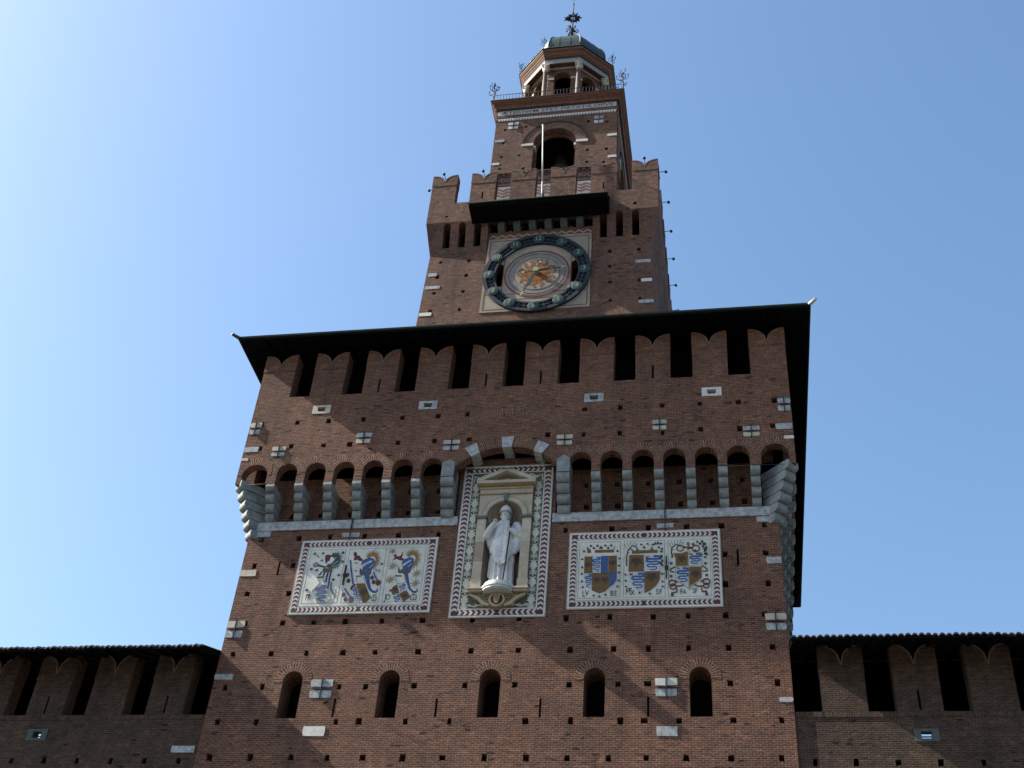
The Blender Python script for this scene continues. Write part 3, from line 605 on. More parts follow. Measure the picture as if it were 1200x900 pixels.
tall.prism([(-0.232, 26.2), (0.232, 26.2), (0.02, 26.36)], lambda u, z, d: (u, d, z), -0.703, 0)
tp = tall.build("tall_corbel", T, loc=(-2.0, 0, 0))
copy_part(tp, T, (2.0, 0, 0))
cc = corbel_mb(STONE, 0.44, 6, 23.78, 0.342, 0.153)
cp = None
for k in range(4):
    f = side(0, CY, k)
    p = Vector(f(-HB + 0.06, 0, HB - 0.06)); p.z = 0
    if cp is None: cp = cc.build("corner_corbel", T, loc=p, rot=-pi / 4)
    else: copy_part(cp, T, p, k * pi / 2 - pi / 4)

# --- marble band and quoins
m = MB(MARBLE)
m.box(-HB - 0.05, -1.62, -0.05, 0.1, Z_BAND0, Z_BAND1); m.box(1.62, HB + 0.05, -0.05, 0.1, Z_BAND0, Z_BAND1)
m.box(-HB - 0.05, -HB + 0.1, 0.1, 18, Z_BAND0, Z_BAND1); m.box(HB - 0.1, HB + 0.05, 0.1, 18, Z_BAND0, Z_BAND1)
m.box(-HB - 0.052, HB + 0.052, 17.95, 18.05, Z_BAND0, Z_BAND1)
m.build("marble_band", T)
def stone(u0, u1, z0, z1, dface, mat=None, f=F0, name="stone_block", proud=0.015, parent=T):
    m = MB(mat or MARBLE)
    j = 0.006
    q = lambda s_=0.016: random.uniform(-s_, s_)
    um, zm = (u0 + u1) / 2, (z0 + z1) / 2
    pts = [(u0 + 0.02, z0), (um + q(.1), z0 + q(.01)), (u1 - 0.02 + q(), z0 + q(.008)), (u1, z0 + 0.02), (u1 + q(), zm + q(.04)), (u1 + q(.008), z1 - 0.02 + q(.01)), (u1 - 0.025, z1), (um + q(.1), z1 + q(.008)), (u0 + 0.02, z1 + q(.008)), (u0, z1 - 0.02), (u0 + q(), zm)]
    m.prism(pts, f, dface + proud, dface - 0.05)
    return m.build(name, parent)
def bar(u, z0, z1, dface, f=F0, wd=0.035, u2=None, name="tie_bar", parent=T):
    m = MB(IRON); u2 = u if u2 is None else u2
    m.prism([(u2 - wd / 2, z0), (u2 + wd / 2, z0), (u + wd / 2, z1), (u - wd / 2, z1)], f, dface + 0.06, dface + 0.018)
    return m.build(name, parent)
def anchor(u0, u1, z0, z1, dface, mats=(None, None), f=F0, ext=0.05, hb=None, parent=T):
    hb = hb or (z1 - z0) * 0.40
    a_ = stone(u0, u1, z1 - hb, z1, dface, mats[0], f, parent=parent)
    stone(u0 + 0.01, u1 - 0.02, z0, z0 + hb, dface, mats[1], f, parent=parent)
    c = (u0 + u1) / 2
    bar(c, z0 - ext, z1 + ext, dface, f, 0.03, parent=parent)
    mm = MB(IRON); zc = (z0 + z1) / 2
    mm.prism(rect(u0 + 0.08, u1 - 0.08, zc - 0.014, zc + 0.014), f, dface + 0.045, dface + 0.018)
    mm.build("tie_bar", parent)
# shaft
anchor(-9.0, -8.4, 20.0, 20.6, HB, (MARBLE_Y, MARBLE)); anchor(8.35, 8.99, 19.97, 20.53, HB, (MARBLE_Y, MARBLE))
anchor(-5.73, -5.01, 17.86, 18.48, HB, (MARBLE, MARBLE)); anchor(5.0, 5.67, 17.84, 18.42, HB, (MARBLE_W, MARBLE))
stone(-9.01, -8.38, 18.51, 18.70, HB, MARBLE); stone(8.60, 8.99, 17.64, 17.78, HB, MARBLE)
stone(-5.71, -5.02, 16.62, 16.93, HB, MARBLE_W, name="carved_plaque"); stone(5.04, 5.65, 16.60, 16.9, HB, MARBLE, name="carved_plaque")
stone(-9.01, -8.42, 22.30, 22.54, HB, MARBLE_Y); stone(8.52, 8.99, 22.29, 22.53, HB, MARBLE)
stone(-5.63, -5.0, 23.74, 23.91, HB, MARBLE); stone(5.08, 5.63, 23.74, 23.91, HB, MARBLE)
stone(-9.01, -8.22, 23.86, 24.075, HB, MARBLE); stone(8.29, 8.99, 23.86, 24.075, HB, MARBLE)
bar(-5.32, 23.6, 24.6, HB + 0.045); bar(5.36, 23.6, 24.6, HB + 0.045)
# gallery
anchor(-9.66, -9.22, 27.86, 28.38, HG, (MARBLE_Y, MARBLE)); anchor(9.24, 9.67, 27.84, 28.38, HG, (MARBLE, MARBLE))
anchor(-8.6, -8.07, 26.82, 27.23, HG, (MARBLE_Y, MARBLE)); anchor(-5.52, -4.95, 27.24, 27.68, HG, (MARBLE, MARBLE_Y))
anchor(-2.28, -1.69, 26.78, 27.20, HG, (MARBLE_Y, MARBLE)); anchor(5.0, 5.5, 27.27, 27.68, HG, (MARBLE, MARBLE_Y))
anchor(8.03, 8.58, 26.82, 27.24, HG, (MARBLE, MARBLE_Y)); anchor(1.72, 2.28, 26.79, 27.22, HG, (MARBLE_Y, MARBLE_Y))
stone(-9.67, -9.12, 27.05, 27.27, HG, MARBLE); stone(9.12, 9.67, 27.06, 27.30, HG, MARBLE)
stone(-9.67, -9.42, 26.66, 26.78, HG, MARBLE_Y); stone(9.36, 9.67, 26.65, 26.78, HG, MARBLE_W)
for (u, z), mt in zip(loop_f, (MARBLE_Y, MARBLE, MARBLE, MARBLE_W)):
    m = MB(mt)
    o = [(u - 0.34, z - 0.19), (u + 0.34, z - 0.19), (u + 0.34, z + 0.19), (u - 0.34, z + 0.19)]
    m.plate(o, [[(u - 0.13, z - 0.095), (u + 0.13, z - 0.095), (u + 0.165, z + 0.10), (u - 0.165, z + 0.10)]], F0, HG + 0.015, HG - 0.2)
    m.build("loophole_frame", T)
    mm = MB(VOID); mm.prism(rect(u - 0.16, u + 0.16, z - 0.11, z + 0.11), F0, HG - 0.3, HG - 0.34); mm.build("loophole", T)
# thin iron tie rods across the machicolations and the big arch
for u0, u1, z in ((-9.5, -7.4, 25.63), (7.1, 9.3, 25.64)):
    m = MB(IRON); m.tube([F0(u0, z, HG - 0.02), F0(u1, z, HG - 0.02)], 0.012, 6); m.build("tie_rod", T)
m = MB(IRON); m.tube([F0(-1.85, 26.05, HB + 0.45), F0(1.85, 26.05, HB + 0.45)], 0.016, 6); m.build("tie_rod", T)

# --- swallowtail battlements
def swallow2(hw, z0, zt, notch, n=8):
    L = []
    for i in range(n + 1):
        q = i / n                               # 0 at the outer edge, 1 at the notch
        L.append((hw * (1 - q), notch + (zt - notch) * sqrt(max(0.0, 1 - q ** 2.2))))
    pts = [(-hw, z0), (hw, z0)] + L + [(-u, z) for u, z in L[::-1][1:]]
    return pts
def merlon_mb(mat, hw, z0, zt, notch, thick, line=None, slit=None):
    m = MB(mat)
    f = lambda u, z, d: (u, d, z)
    pts = swallow2(hw, z0, zt, notch)
    if slit:
        m.plate(pts, [rect(-0.035, 0.035, slit[0], slit[1])], f, 0, thick, back=True)
    else: m.prism(pts, f, 0, thick)
    crv = [(u, z) for u, z in pts[2:]]
    h2 = [p for p in crv if p[0] >= -1e-9]; h3 = [p for p in crv if p[0] <= 1e-9]
    ci = m.mat(COPING)
    for h in (h2, h3):
        strip(m, [(u, z - 0.012) for u, z in h], 0.05, f, -0.024, thick + 0.02, ci)
    if line:
        cap = [(-hw - 0.012, line), (hw + 0.012, line)] + [(u * 1.02, z + 0.004) for u, z in pts[2:]]
        m.prism(cap, f, -0.016, thick + 0.012)
    return m
mA = mB_ = None
for k in range(4):
    f = side(0, CY, k)
    cs = [sg * (1.005 + 2.01 * i) for i in range(4) for sg in (-1, 1)]
    for u in sorted(cs):
        p = Vector(f(u, 0, HG)); p.z = 0
        sl = abs(abs(u) - 1.005) < 0.1 or abs(abs(u) - 5.025) < 0.1
        src = mA if sl else mB_
        if src is None:
            o = merlon_mb(BRICK, 0.615, Z_MER, Z_TOP, 30.98, 0.55, 30.82, (29.57, 30.19) if sl else None).build("merlon", T, loc=p, rot=k * pi / 2)
            if sl: mA = o
            else: mB_ = o
        else: copy_part(src, T, p, k * pi / 2)
    # corner merlons
mc = None
for k in range(4):
    f = side(0, CY, k)
    for sg in (-1, 1):
        hw_ = 0.625
        u = sg * (HG - hw_ - (0.0 if k % 2 == 0 else 0.0))
        if k % 2 == 1:
            u = sg * (HG - 0.56 - 0.35); hw_ = 0.34
            o = merlon_mb(BRICK, hw_, Z_MER, Z_TOP, 31.1, 0.55).build("merlon", T, loc=f(u, 0, HG), rot=k * pi / 2)
        else:
            p = Vector(f(u, 0, HG)); p.z = 0
            if mc is None: mc = merlon_mb(BRICK, hw_, Z_MER, Z_TOP, 30.98, 0.55, 30.82).build("merlon", T, loc=p, rot=k * pi / 2)
            else: copy_part(mc, T, p, k * pi / 2)

# --- great eave and roof
HE, ZE = 10.53, 31.74
m = MB(WOOD_D)
def pyr(m, d0, z0, d1, z1, cx=0.0, mi=0):
    for k in range(4):
        f0, f1 = side(0, CY, k), side(cx, CY, k)
        m.poly([f0(-d0, z0, d0), f0(d0, z0, d0), f1(d1, z1, d1), f1(-d1, z1, d1)], mi)
pyr(m, HE - 0.01, ZE, 8.6, 32.35); pyr(m, HE - 0.01, ZE, HE - 0.01, ZE + 0.13); pyr(m, 8.6, 32.35, 7.1, 32.9)
m.build("eave_soffit", T)
m = MB(WOOD_D)
for k in range(4):
    f = side(0, CY, k)
    for i in range(-17, 18):
        u = i * 0.6
        di = max(8.7, abs(u) + 0.05)
        if di > HE - 0.3: continue
        zi = 32.24 - (di - 8.7) * 0.31
        q = [f(u - 0.05, ZE - 0.07, HE - 0.10), f(u + 0.05, ZE - 0.07, HE - 0.10), f(u + 0.05, ZE + 0.03, HE - 0.10), f(u - 0.05, ZE + 0.03, HE - 0.10),
             f(u - 0.05, zi, di), f(u + 0.05, zi, di), f(u + 0.05, zi + 0.09, di), f(u - 0.05, zi + 0.09, di)]
        i0 = [m.vert(v) for v in q]
        for a4 in ((0, 1, 2, 3), (4, 5, 6, 7), (0, 1, 5, 4), (3, 2, 6, 7), (0, 3, 7, 4), (1, 2, 6, 5)): m.face([i0[z] for z in a4])
m.build("rafters", T)
m = MB(GUTTER)
for k in range(4):
    f = side(0, CY, k)
    m.prism([(HE - 0.005, ZE + 0.01), (HE + 0.05, ZE - 0.01), (HE + 0.10, ZE + 0.05), (HE + 0.09, ZE + 0.14), (HE - 0.005, ZE + 0.14)], lambda u, z, d, f=f: f(d, z, u), -HE - 0.06, HE + 0.06)
m.build("gutter", T)
m = MB(TILE)
pyr(m, HE + 0.03, ZE + 0.145, 5.6, 34.1, CXU); pyr(m, HE + 0.03, ZE + 0.145, HE + 0.03, ZE + 0.15)
m.build("roof", T)
for k, mt in ((0, COPPER), (1, POLE)):
    f = side(0, CY, k)
    m = MB(mt)
    m.tube([f(-HE + 0.05, ZE + 0.08, HE - 0.05), f(-HE - 0.28, ZE + 0.13, HE + 0.28)], [0.075, 0.06], 10)
    m.build("drain_spout", T)

# ------------------------------------------------------------------ clock stage
HC = 5.05
sc_c = lambda z: 1.0 + max(0.0, 41.36 - z) * 0.0045
FC = side(CXU, CY, 0, sc_c)
HPAR = 5.377
ZCB, ZPB, ZPT = 41.36, 43.25, 44.57
off = lambda x: x - CXU
ch = [(-4.88, 40.95), (-3.58, 40.94), (-4.91, 39.98), (-3.59, 39.98), (-4.92, 38.98), (-3.63, 38.98), (-4.93, 37.86), (-3.65, 37.86), (2.8, 40.93), (4.09, 40.92), (2.82, 39.96), (2.83, 38.97), (4.11, 38.98), (2.84, 37.86), (4.1, 37.85)]
DIAL = (0.0, 39.77)        # dial centre in face coordinates
dark = [[(-1.86, 39.1), (-1.52, 39.1), (-1.52, 40.45), (-1.70, 40.55), (-1.90, 40.3)], [(1.52, 39.1), (1.82, 39.1), (1.88, 40.3), (1.70, 40.5), (1.52, 40.4)]]
mb = MB(BRICK_UP)
mb.plate(rect(-HC, HC, 32.5, ZCB), [sq(off(x), z, 0.08, 0.09) for x, z in ch] + dark, FC, HC, HC - 0.45)
for k in (1, 2, 3):
    f = side(CXU, CY, k, sc_c)
    hh = HC if k == 2 else HC - 0.451
    mb.plate(rect(-hh, hh, 32.5, ZCB), [], f, HC, HC - 0.45)
mb.plate(rect(-2.42, 2.42, ZCB, 42.66), [], FC, HC, HC - 0.45)
mb.box(CXU - 4.4, CXU + 4.4, CY - 4.4, CY + 4.4, 43.9, 44.3)
mb.build("clock_stage_wall", T)
# sloping machicolated parapet: small brick arches cut through the slope
NI = [0.725 * k for k in range(-6, 7)]
mb = MB(BRICK_UP)
for k in range(4):
    def f(u, z, d, k=k):
        fr = d > 4.9
        q = 1.0 if z >= ZPB else (HC / HPAR + (1 - HC / HPAR) * (z - ZCB) / (ZPB - ZCB))
        if fr: u, d = u * q if abs(u) > HPAR - 0.5 else u, d * q
        return side(CXU, CY, k)(u, z, d)
    hh = HPAR
    lo = []
    for u in NI:
        z0 = 42.5 if (k == 0 and abs(u) < 2.3) else 41.78
        lo.append(arch(u, 0.165, z0, 43.03, 8))
    if k == 0:
        lo = [l for l in lo if abs(l[0][0] + 0.165) > 2.3]
        mb.plate([(-hh, ZCB), (-2.42, ZCB), (-2.42, ZPB - 0.002), (2.42, ZPB - 0.002), (2.42, ZCB), (hh, ZCB), (hh, ZPB), (-hh, ZPB)], lo, f, HPAR, 4.6, sides=False)
        for u in (-2.42, 2.42):
            g0 = side(CXU, CY, 0); mb.poly([g0(u, ZCB, HC), g0(u, ZPB, HPAR - 0.005), g0(u, ZPB, 4.6), g0(u, ZCB, 4.6)])
        mb.box(CXU - 2.42, CXU + 2.42, CY - HPAR + 0.005, CY - HC + 0.05, ZPB - 0.05, ZPB + 0.05)
    else: mb.plate(rect(-hh, hh, ZCB, ZPB), lo if k == 2 else [], f, HPAR, 4.6, sides=False)
    hp = [sq(off(-4.83), 43.64, 0.07, 0.07), sq(off(3.94), 43.61, 0.07, 0.07)] if k == 0 else []
    hk = HPAR if k % 2 == 0 else HPAR - 0.42
    mb.plate(rect(-hk, hk, ZPB, ZPT), hp, side(CXU, CY, k), HPAR, HPAR - 0.42, back=True)
mb.build("parapet_wall", T)
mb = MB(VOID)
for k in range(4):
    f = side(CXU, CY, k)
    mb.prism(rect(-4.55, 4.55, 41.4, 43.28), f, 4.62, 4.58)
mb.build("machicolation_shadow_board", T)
m = MB(STONE)
for i in range(-3, 3):
    u = 0.725 * (i + 0.5)
    o = MB(STONE_D)
    o.prism([(HC - 0.35, 42.58), (HC + 0.03, 42.60), (HC + 0.13, 42.68), (HC + 0.24, 42.8), (HC + 0.32, 43.19), (HC - 0.35, 43.19)], lambda a, z, d: (CXU + d, CY - a, z), u - 0.155, u + 0.155)
    o.build("corbel", T)
# merlons of the parapet
mp1 = mp2 = None
MERU = [sg * (0.955 + 1.91 * i) for i in range(3) for sg in (-1, 1)]
for k in range(4):
    f = side(CXU, CY, k)
    for u in sorted(MERU):
        uu, hw_ = u, 0.60
        sl = abs(abs(u) - 2.865) < 0.01
        if abs(u) > 4 and k % 2 == 1: uu = math.copysign(4.56, u); hw_ = 0.385
        p = Vector(f(uu, 0, HPAR)); p.z = 0
        key = (sl, hw_)
        if hw_ < 0.5: merlon_mb(BRICK_UP, hw_, ZPT, 46.55, 46.1, 0.42).build("merlon", T, loc=p, rot=k * pi / 2)
        elif sl:
            if mp1 is None: mp1 = merlon_mb(BRICK_UP, hw_, ZPT, 46.55, 46.08, 0.42, 45.83, (44.75, 45.2)).build("merlon", T, loc=p, rot=k * pi / 2)
            else: copy_part(mp1, T, p, k * pi / 2)
        else:
            if mp2 is None: mp2 = merlon_mb(BRICK_UP, hw_, ZPT, 46.55, 46.08, 0.42, 45.83).build("merlon", T, loc=p, rot=k * pi / 2)
            else: copy_part(mp2, T, p, k * pi / 2)
for u0, u1, z0, z1, mt in ((-5.35, -4.96, 40.06, 40.26, MARBLE), (-5.38, -4.71, 39.24, 39.42, MARBLE), (-5.42, -4.86, 37.58, 37.78, MARBLE_W),
                           (3.93, 4.60, 40.05, 40.25, MARBLE), (4.16, 4.62, 38.86, 39.05, MARBLE_W), (4.03, 4.66, 37.57, 37.76, MARBLE)):
    stone(off(u0), off(u1), z0, z1, HC, mt, FC)

# canopy over the clock
cxa, cxb = -3.56, 2.78
yb, yf = CY - HPAR, CY - HPAR - 0.92
m = MB(WOOD_D)
prof = [(yb + 0.0, 43.02), (yf, 43.16), (yf - 0.03, 43.19), (yf - 0.03, 43.33), (yb + 0.0, 44.15)]
a_ = [m.vert((cxa, y, z)) for y, z in prof]; b_ = [m.vert((cxb, y, z)) for y, z in prof]
m.face(a_); m.face(b_[::-1])
for i in range(len(prof)):
    j = (i + 1) % len(prof); m.face((a_[i], b_[i], b_[j], a_[j]))
cn = m.build("canopy", T)
m = MB(WOOD_D)
for i in range(14):
    x = cxa + 0.15 + i * (cxb - cxa - 0.3) / 13
    m.box(x - 0.04, x + 0.04, yf + 0.03, yb - 0.02, 42.97, 43.03, f=lambda x, y, z: (x, y, z + 0.14 * (yb - y) / 0.92))
m.build("rafters", cn)
m = MB(GUTTER)
m.tube([(cxa - 0.04, yf - 0.07, 43.32), (cxb + 0.04, yf - 0.07, 43.32)], 0.05, 8)
m.build("gutter", cn)

# zigzag fresco under the canopy (painted on the wall)
m = MB(FRESCO, FRESCO_R)
def zig(m, u0, u1, zb, amp, n, w, d0, mi):
    pts = [(u0 + (u1 - u0) * i / (2 * n), zb + (amp if i % 2 else 0)) for i in range(2 * n + 1)]
    for i in range(2 * n):
        (a, za), (b, zb_) = pts[i], pts[i + 1]
        m.prism([(a, za), (b, zb_), (b, zb_ + w), (a, za + w)], FC, d0, HC - 0.02, mi)
m.prism(rect(-2.37, 2.37, 42.17, 42.27), FC, HC + 0.012, HC - 0.02, 1)
zig(m, -2.37, 2.37, 42.23, 0.15, 12, 0.10, HC + 0.016, 0)
zig(m, -2.37, 2.37, 42.33, 0.15, 12, 0.09, HC + 0.014, 1)
for uc in (-1.42, 0, 1.42):
    m.prism([(uc - 0.34, 42.46), (uc, 42.74), (uc + 0.34, 42.46), (uc + 0.22, 42.46), (uc, 42.64), (uc - 0.22, 42.46)], FC, HC + 0.018, HC - 0.02, 1)
m.build("zigzag_fresco", T)

# ------------------------------------------------------------------ the clock
CK = thing("tower_clock", "large round tower clock with blue bronze numeral ring and painted sun, under the dark canopy", "clock", (CXU, CY - HC, 37.5))
u0, z0 = DIAL
m = MB(FRESCO)
m.plate(rect(-2.36, 2.37, 37.54, 42.19), dark, FC, HC + 0.03, HC + 0.002)
m.build("painted_panel", CK)
m = MB(FRESCO_R)
def frame(m, f, a, b, c, d, w, d0, d1, mi=0):
    for q in (rect(a, b, c, c + w), rect(a, b, d - w, d), rect(a, a + w, c + w, d - w), rect(b - w, b, c + w, d - w)):
        m.prism(q, f, d0, d1, mi)
frame(m, FC, -2.26, 2.27, 37.66, 42.06, 0.045, HC + 0.034, HC + 0.02)
frame(m, FC, -1.52, 1.52, 38.22, 41.32, 0.04, HC + 0.034, HC + 0.02)
m.prism(rect(-2.26, 2.27, 38.58, 38.62), FC, HC + 0.035, HC + 0.02)
m.build("frame_line", CK)
m = MB(FRESCO_B)
for q in ([(-2.2, 41.15), (-2.2, 42.0), (-1.3, 42.0)], [(2.2, 41.1), (2.2, 42.0), (1.3, 42.0)]):
    m.prism(q, FC, HC + 0.032, HC + 0.02)
m.build("spandrel_paint", CK)
def annulus(m, f, u, z, r0, r1, d0, d1, n=64, mi=0, a0=0, a1=2 * pi):
    for i in range(n):
        a, b = a0 + (a1 - a0) * i / n, a0 + (a1 - a0) * (i + 1) / n
        P = [(u + r * cos(t), z + r * sin(t)) for r, t in ((r0, a), (r1, a), (r1, b), (r0, b))]
        m.poly([f(*p, d0) for p in P], mi)
        m.poly([f(*P[1], d0), f(*P[1], d1), f(*P[2], d1), f(*P[2], d0)], mi)
        if r0 > 0: m.poly([f(*P[0], d0), f(*P[3], d0), f(*P[3], d1), f(*P[0], d1)], mi)
def disc_poly(m, f, u, z, r, d0, d1, n=32, mi=0):
    m.prism([(u + r * cos(2 * pi * i / n), z + r * sin(2 * pi * i / n)) for i in range(n)], f, d0, d1, mi)
m = MB(FRESCO_B, FRESCO_R, FRESCO, INK["nav"])
disc_poly(m, FC, u0, z0, 1.43, HC + 0.04, HC + 0.02, 64, 0)
annulus(m, FC, u0, z0, 1.39, 1.46, HC + 0.05, HC + 0.03, 64, 1)
annulus(m, FC, u0, z0, 1.32, 1.35, HC + 0.05, HC + 0.03, 64, 2)
disc_poly(m, FC, u0, z0, 1.0, HC + 0.047, HC + 0.03, 48, 2)
for r in (1.0, 1.24): annulus(m, FC, u0, z0, r, r + 0.012, HC + 0.052, HC + 0.03, 64, 3)
dl = m.build("dial", CK)
m = MB(FLAME)
for i in range(14):
    a = 2 * pi * i / 14 + 0.1
    pts, wd = [], []
    for q in range(9):
        r = 0.35 + 0.56 * q / 8
        t = a + 0.11 * sin(q * 1.5) * (1 if i % 2 else -1)
        pts.append((u0 + r * cos(t), z0 + r * sin(t))); wd.append(0.19 * (1 - q / 9) + 0.035)
    strip(m, pts, wd, FC, HC + 0.056, HC + 0.045)
disc_poly(m, FC, u0, z0, 0.45, HC + 0.058, HC + 0.045, 24)
m.build("painted_sun", dl)
# bronze numeral ring standing off the wall
m = MB(RINGM)
DR = HC + 0.16
annulus(m, FC, u0, z0, 2.24, 2.40, DR, DR - 0.12, 96)
annulus(m, FC, u0, z0, 1.84, 1.93, DR - 0.02, DR - 0.1, 96)
for i in range(60):
    a = 2 * pi * i / 60
    if i % 5 == 0: continue
    c, s_ = cos(a), sin(a)
    strip(m, [(u0 + 1.92 * c, z0 + 1.92 * s_), (u0 + 2.25 * c, z0 + 2.25 * s_)], 0.05, FC, DR - 0.03, DR - 0.09)
annulus(m, FC, u0, z0, 2.05, 2.11, DR - 0.028, DR - 0.088, 96)
annulus(m, FC, u0, z0, 1.90, 2.26, DR - 0.075, DR - 0.095, 96)
rg = m.build("numeral_ring", CK)
for n_ in range(1, 13):
    a = pi / 2 - 2 * pi * n_ / 12
    uu, zz = u0 + 2.11 * cos(a), z0 + 2.11 * sin(a)
    m = MB(DISC)
    prof = [(0.25, -0.06), (0.255, 0.0), (0.235, 0.02), (0.21, 0.03), (0.0001, 0.05)]
    seg = 24; rings = []
    for r, h in prof: rings.append([m.vert(FC(uu + r * cos(2 * pi * k / seg), zz + r * sin(2 * pi * k / seg), DR + h * 0.8)) for k in range(seg)])
    for i in range(len(rings) - 1):
        for k in range(seg): m.face((rings[i][k], rings[i][(k + 1) % seg], rings[i + 1][(k + 1) % seg], rings[i + 1][k]), 0)
    dsc = m.build("numeral_disc", rg)
# numerals are parts of the clock themselves
for n_ in range(1, 13):
    a = pi / 2 - 2 * pi * n_ / 12
    uu, zz = u0 + 2.11 * cos(a), z0 + 2.11 * sin(a)
    m = MB(GOLD); text(m, str(n_), uu, zz, 0.27, FC, DR + 0.058, sx=0.8); m.build("numeral", CK)
def hand(tip, tail, w0, d, name):
    m = MB(DISC, GOLD)
    du, dz = tip[0] - u0, tip[1] - z0
    L = math.hypot(du, dz); e = (du / L, dz / L)
    P = lambda t: (u0 + e[0] * t, z0 + e[1] * t)
    strip(m, [P(-tail), P(-tail * 0.5), P(0.0), P(L * 0.3), P(L * 0.55), P(L * 0.82)], [0.05, 0.07, w0, w0 * 1.25, w0 * 0.7, 0.05], FC, d, d - 0.03, 0)
    strip(m, [P(L * 0.80), P(L * 0.87), P(L * 0.9), P(L)], [0.05, 0.13, 0.07, 0.01], FC, d + 0.003, d - 0.03, 1)
    strip(m, [P(-tail - 0.12), P(-tail - 0.02)], [0.13, 0.1], FC, d + 0.003, d - 0.03, 1)
    return m.build(name, CK)
hand((1.36, 39.92), 0.5, 0.10, HC + 0.24, "minute_hand")
hand((-0.60, 38.12), 0.42, 0.13, HC + 0.29, "hour_hand")
m = MB(GOLD); disc_poly(m, FC, u0, z0, 0.13, HC + 0.34, HC + 0.05, 20); m.build("hub", CK)

# ------------------------------------------------------------------ belfry
HBF = 3.185
CXB = -0.41
ZB0, ZB1 = 44.3, 53.55
bh = [(-3.09, 52.5), (-1.98, 52.62), (-3.12, 51.42), (-3.13, 50.34), (-2.2, 50.34), (-3.15, 49.4), (1.3, 52.62), (2.25, 52.46), (1.3, 50.33), (2.26, 50.3), (1.3, 49.4)]
mb = MB(BRICK_UP)
ZSP = 51.17
for k in range(4):
    f = side(CXB, CY, k)
    hk = HBF if k % 2 == 0 else HBF - 0.36
    hl = [sq(x - CXB, z, 0.07, 0.08) for x, z in bh if abs(x - CXB) < hk - 0.1] if k == 0 else []
    mb.plate(rect(-hk, hk, ZB0, ZB1), hl + [arch(0, 1.10, 49.0, ZSP, 16)], f, HBF, HBF - 0.36)
    mb.plate(rect(-hk + 0.02, hk - 0.02, ZB0, ZB1), [arch(0, 0.99, 49.02, ZSP - 0.02, 16)], f, HBF - 0.36, HBF - 0.5, back=True)
mb.box(CXB - 2.4, CXB + 2.4, CY - 2.4, CY + 2.4, 48.6, 48.98)
mb.build("belfry_wall", T)
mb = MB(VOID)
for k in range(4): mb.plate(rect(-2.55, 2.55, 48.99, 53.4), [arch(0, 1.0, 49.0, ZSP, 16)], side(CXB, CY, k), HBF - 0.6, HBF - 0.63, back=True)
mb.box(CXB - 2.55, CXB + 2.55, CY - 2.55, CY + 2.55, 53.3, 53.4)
mb.build("bell_chamber_blackout", T)  # black lining added to keep the bell chamber dark
for k in range(4):
    mr, md_ = MB(VOUSS), MB(TERRA_D)
    f = side(CXB, CY, k)
    ring(mr, f, 0, ZSP, 1.105, 1.6, 0, pi, HBF + 0.006, 28)
    ring(md_, f, 0, ZSP, 1.6, 1.69, 0, pi, HBF + 0.03, 28, thick=0.03)
    for i in range(30):
        a = pi * (i + 0.5) / 30
        strip(md_, [(1.60 * cos(a), ZSP + 1.60 * sin(a)), (1.71 * cos(a), ZSP + 1.71 * sin(a))], 0.08, f, HBF + 0.05, HBF + 0.02)
    mr.build("brick_arch", T); md_.build("arch_dentils", T)
    for sg in (-1, 1):
        mi_ = MB(MARBLE_W)
        q = rect(1.105, 1.72, ZSP - 0.16, ZSP + 0.02) if sg > 0 else rect(-1.72, -1.105, ZSP - 0.16, ZSP + 0.02)
        mi_.prism(q, f, HBF + 0.04, HBF - 0.03)
        q = rect(0.99, 1.10, ZSP - 0.30, ZSP - 0.14) if sg > 0 else rect(-1.10, -0.99, ZSP - 0.30, ZSP - 0.14)
        mi_.prism(q, f, HBF - 0.02, HBF - 0.35)
        mi_.build("impost_stone", T)
# zigzag painted band and terracotta relief at the foot of the belfry
mz, ml = MB(PALE_P, FRESCO_R), MB(TERRA_D, TERRA)
for k in range(4):
    f = side(CXB, CY, k)
    hk = HBF + 0.02
    mz.prism(rect(-hk, hk, 47.05, 47.97), f, HBF + 0.02, HBF - 0.02, 0)
    for row in range(3):
        zc = 47.22 + 0.22 * row
        n = 26
        for i in range(n):
            a = -hk + 0.04 + (2 * hk - 0.08) * i / n; b = -hk + 0.04 + (2 * hk - 0.08) * (i + 1) / n
            za, zb_ = (zc, zc + 0.13) if i % 2 else (zc + 0.13, zc)
            mz.prism([(a, za - 0.055), (b, zb_ - 0.055), (b, zb_ + 0.055), (a, za + 0.055)], f, HBF + 0.026, HBF + 0.01, 1)
    ml.prism(rect(-hk, hk, 48.02, 48.92), f, HBF + 0.03, HBF - 0.02, 0)
    for i in range(22):
        u = -hk + 0.15 + i * (2 * hk - 0.3) / 21
        ml.prism(rect(u - 0.05, u + 0.05, 48.78, 48.9), f, HBF + 0.075, HBF + 0.02, 1)
        annulus(ml, f, u, 48.4, 0.08, 0.13, HBF + 0.05, HBF + 0.02, 12, 1)
    ml.prism(rect(-hk - 0.03, hk + 0.03, 48.92, 48.98), f, HBF + 0.09, HBF - 0.02, 1)
mz.build("zigzag_band", T); ml.build("terracotta_relief", T)
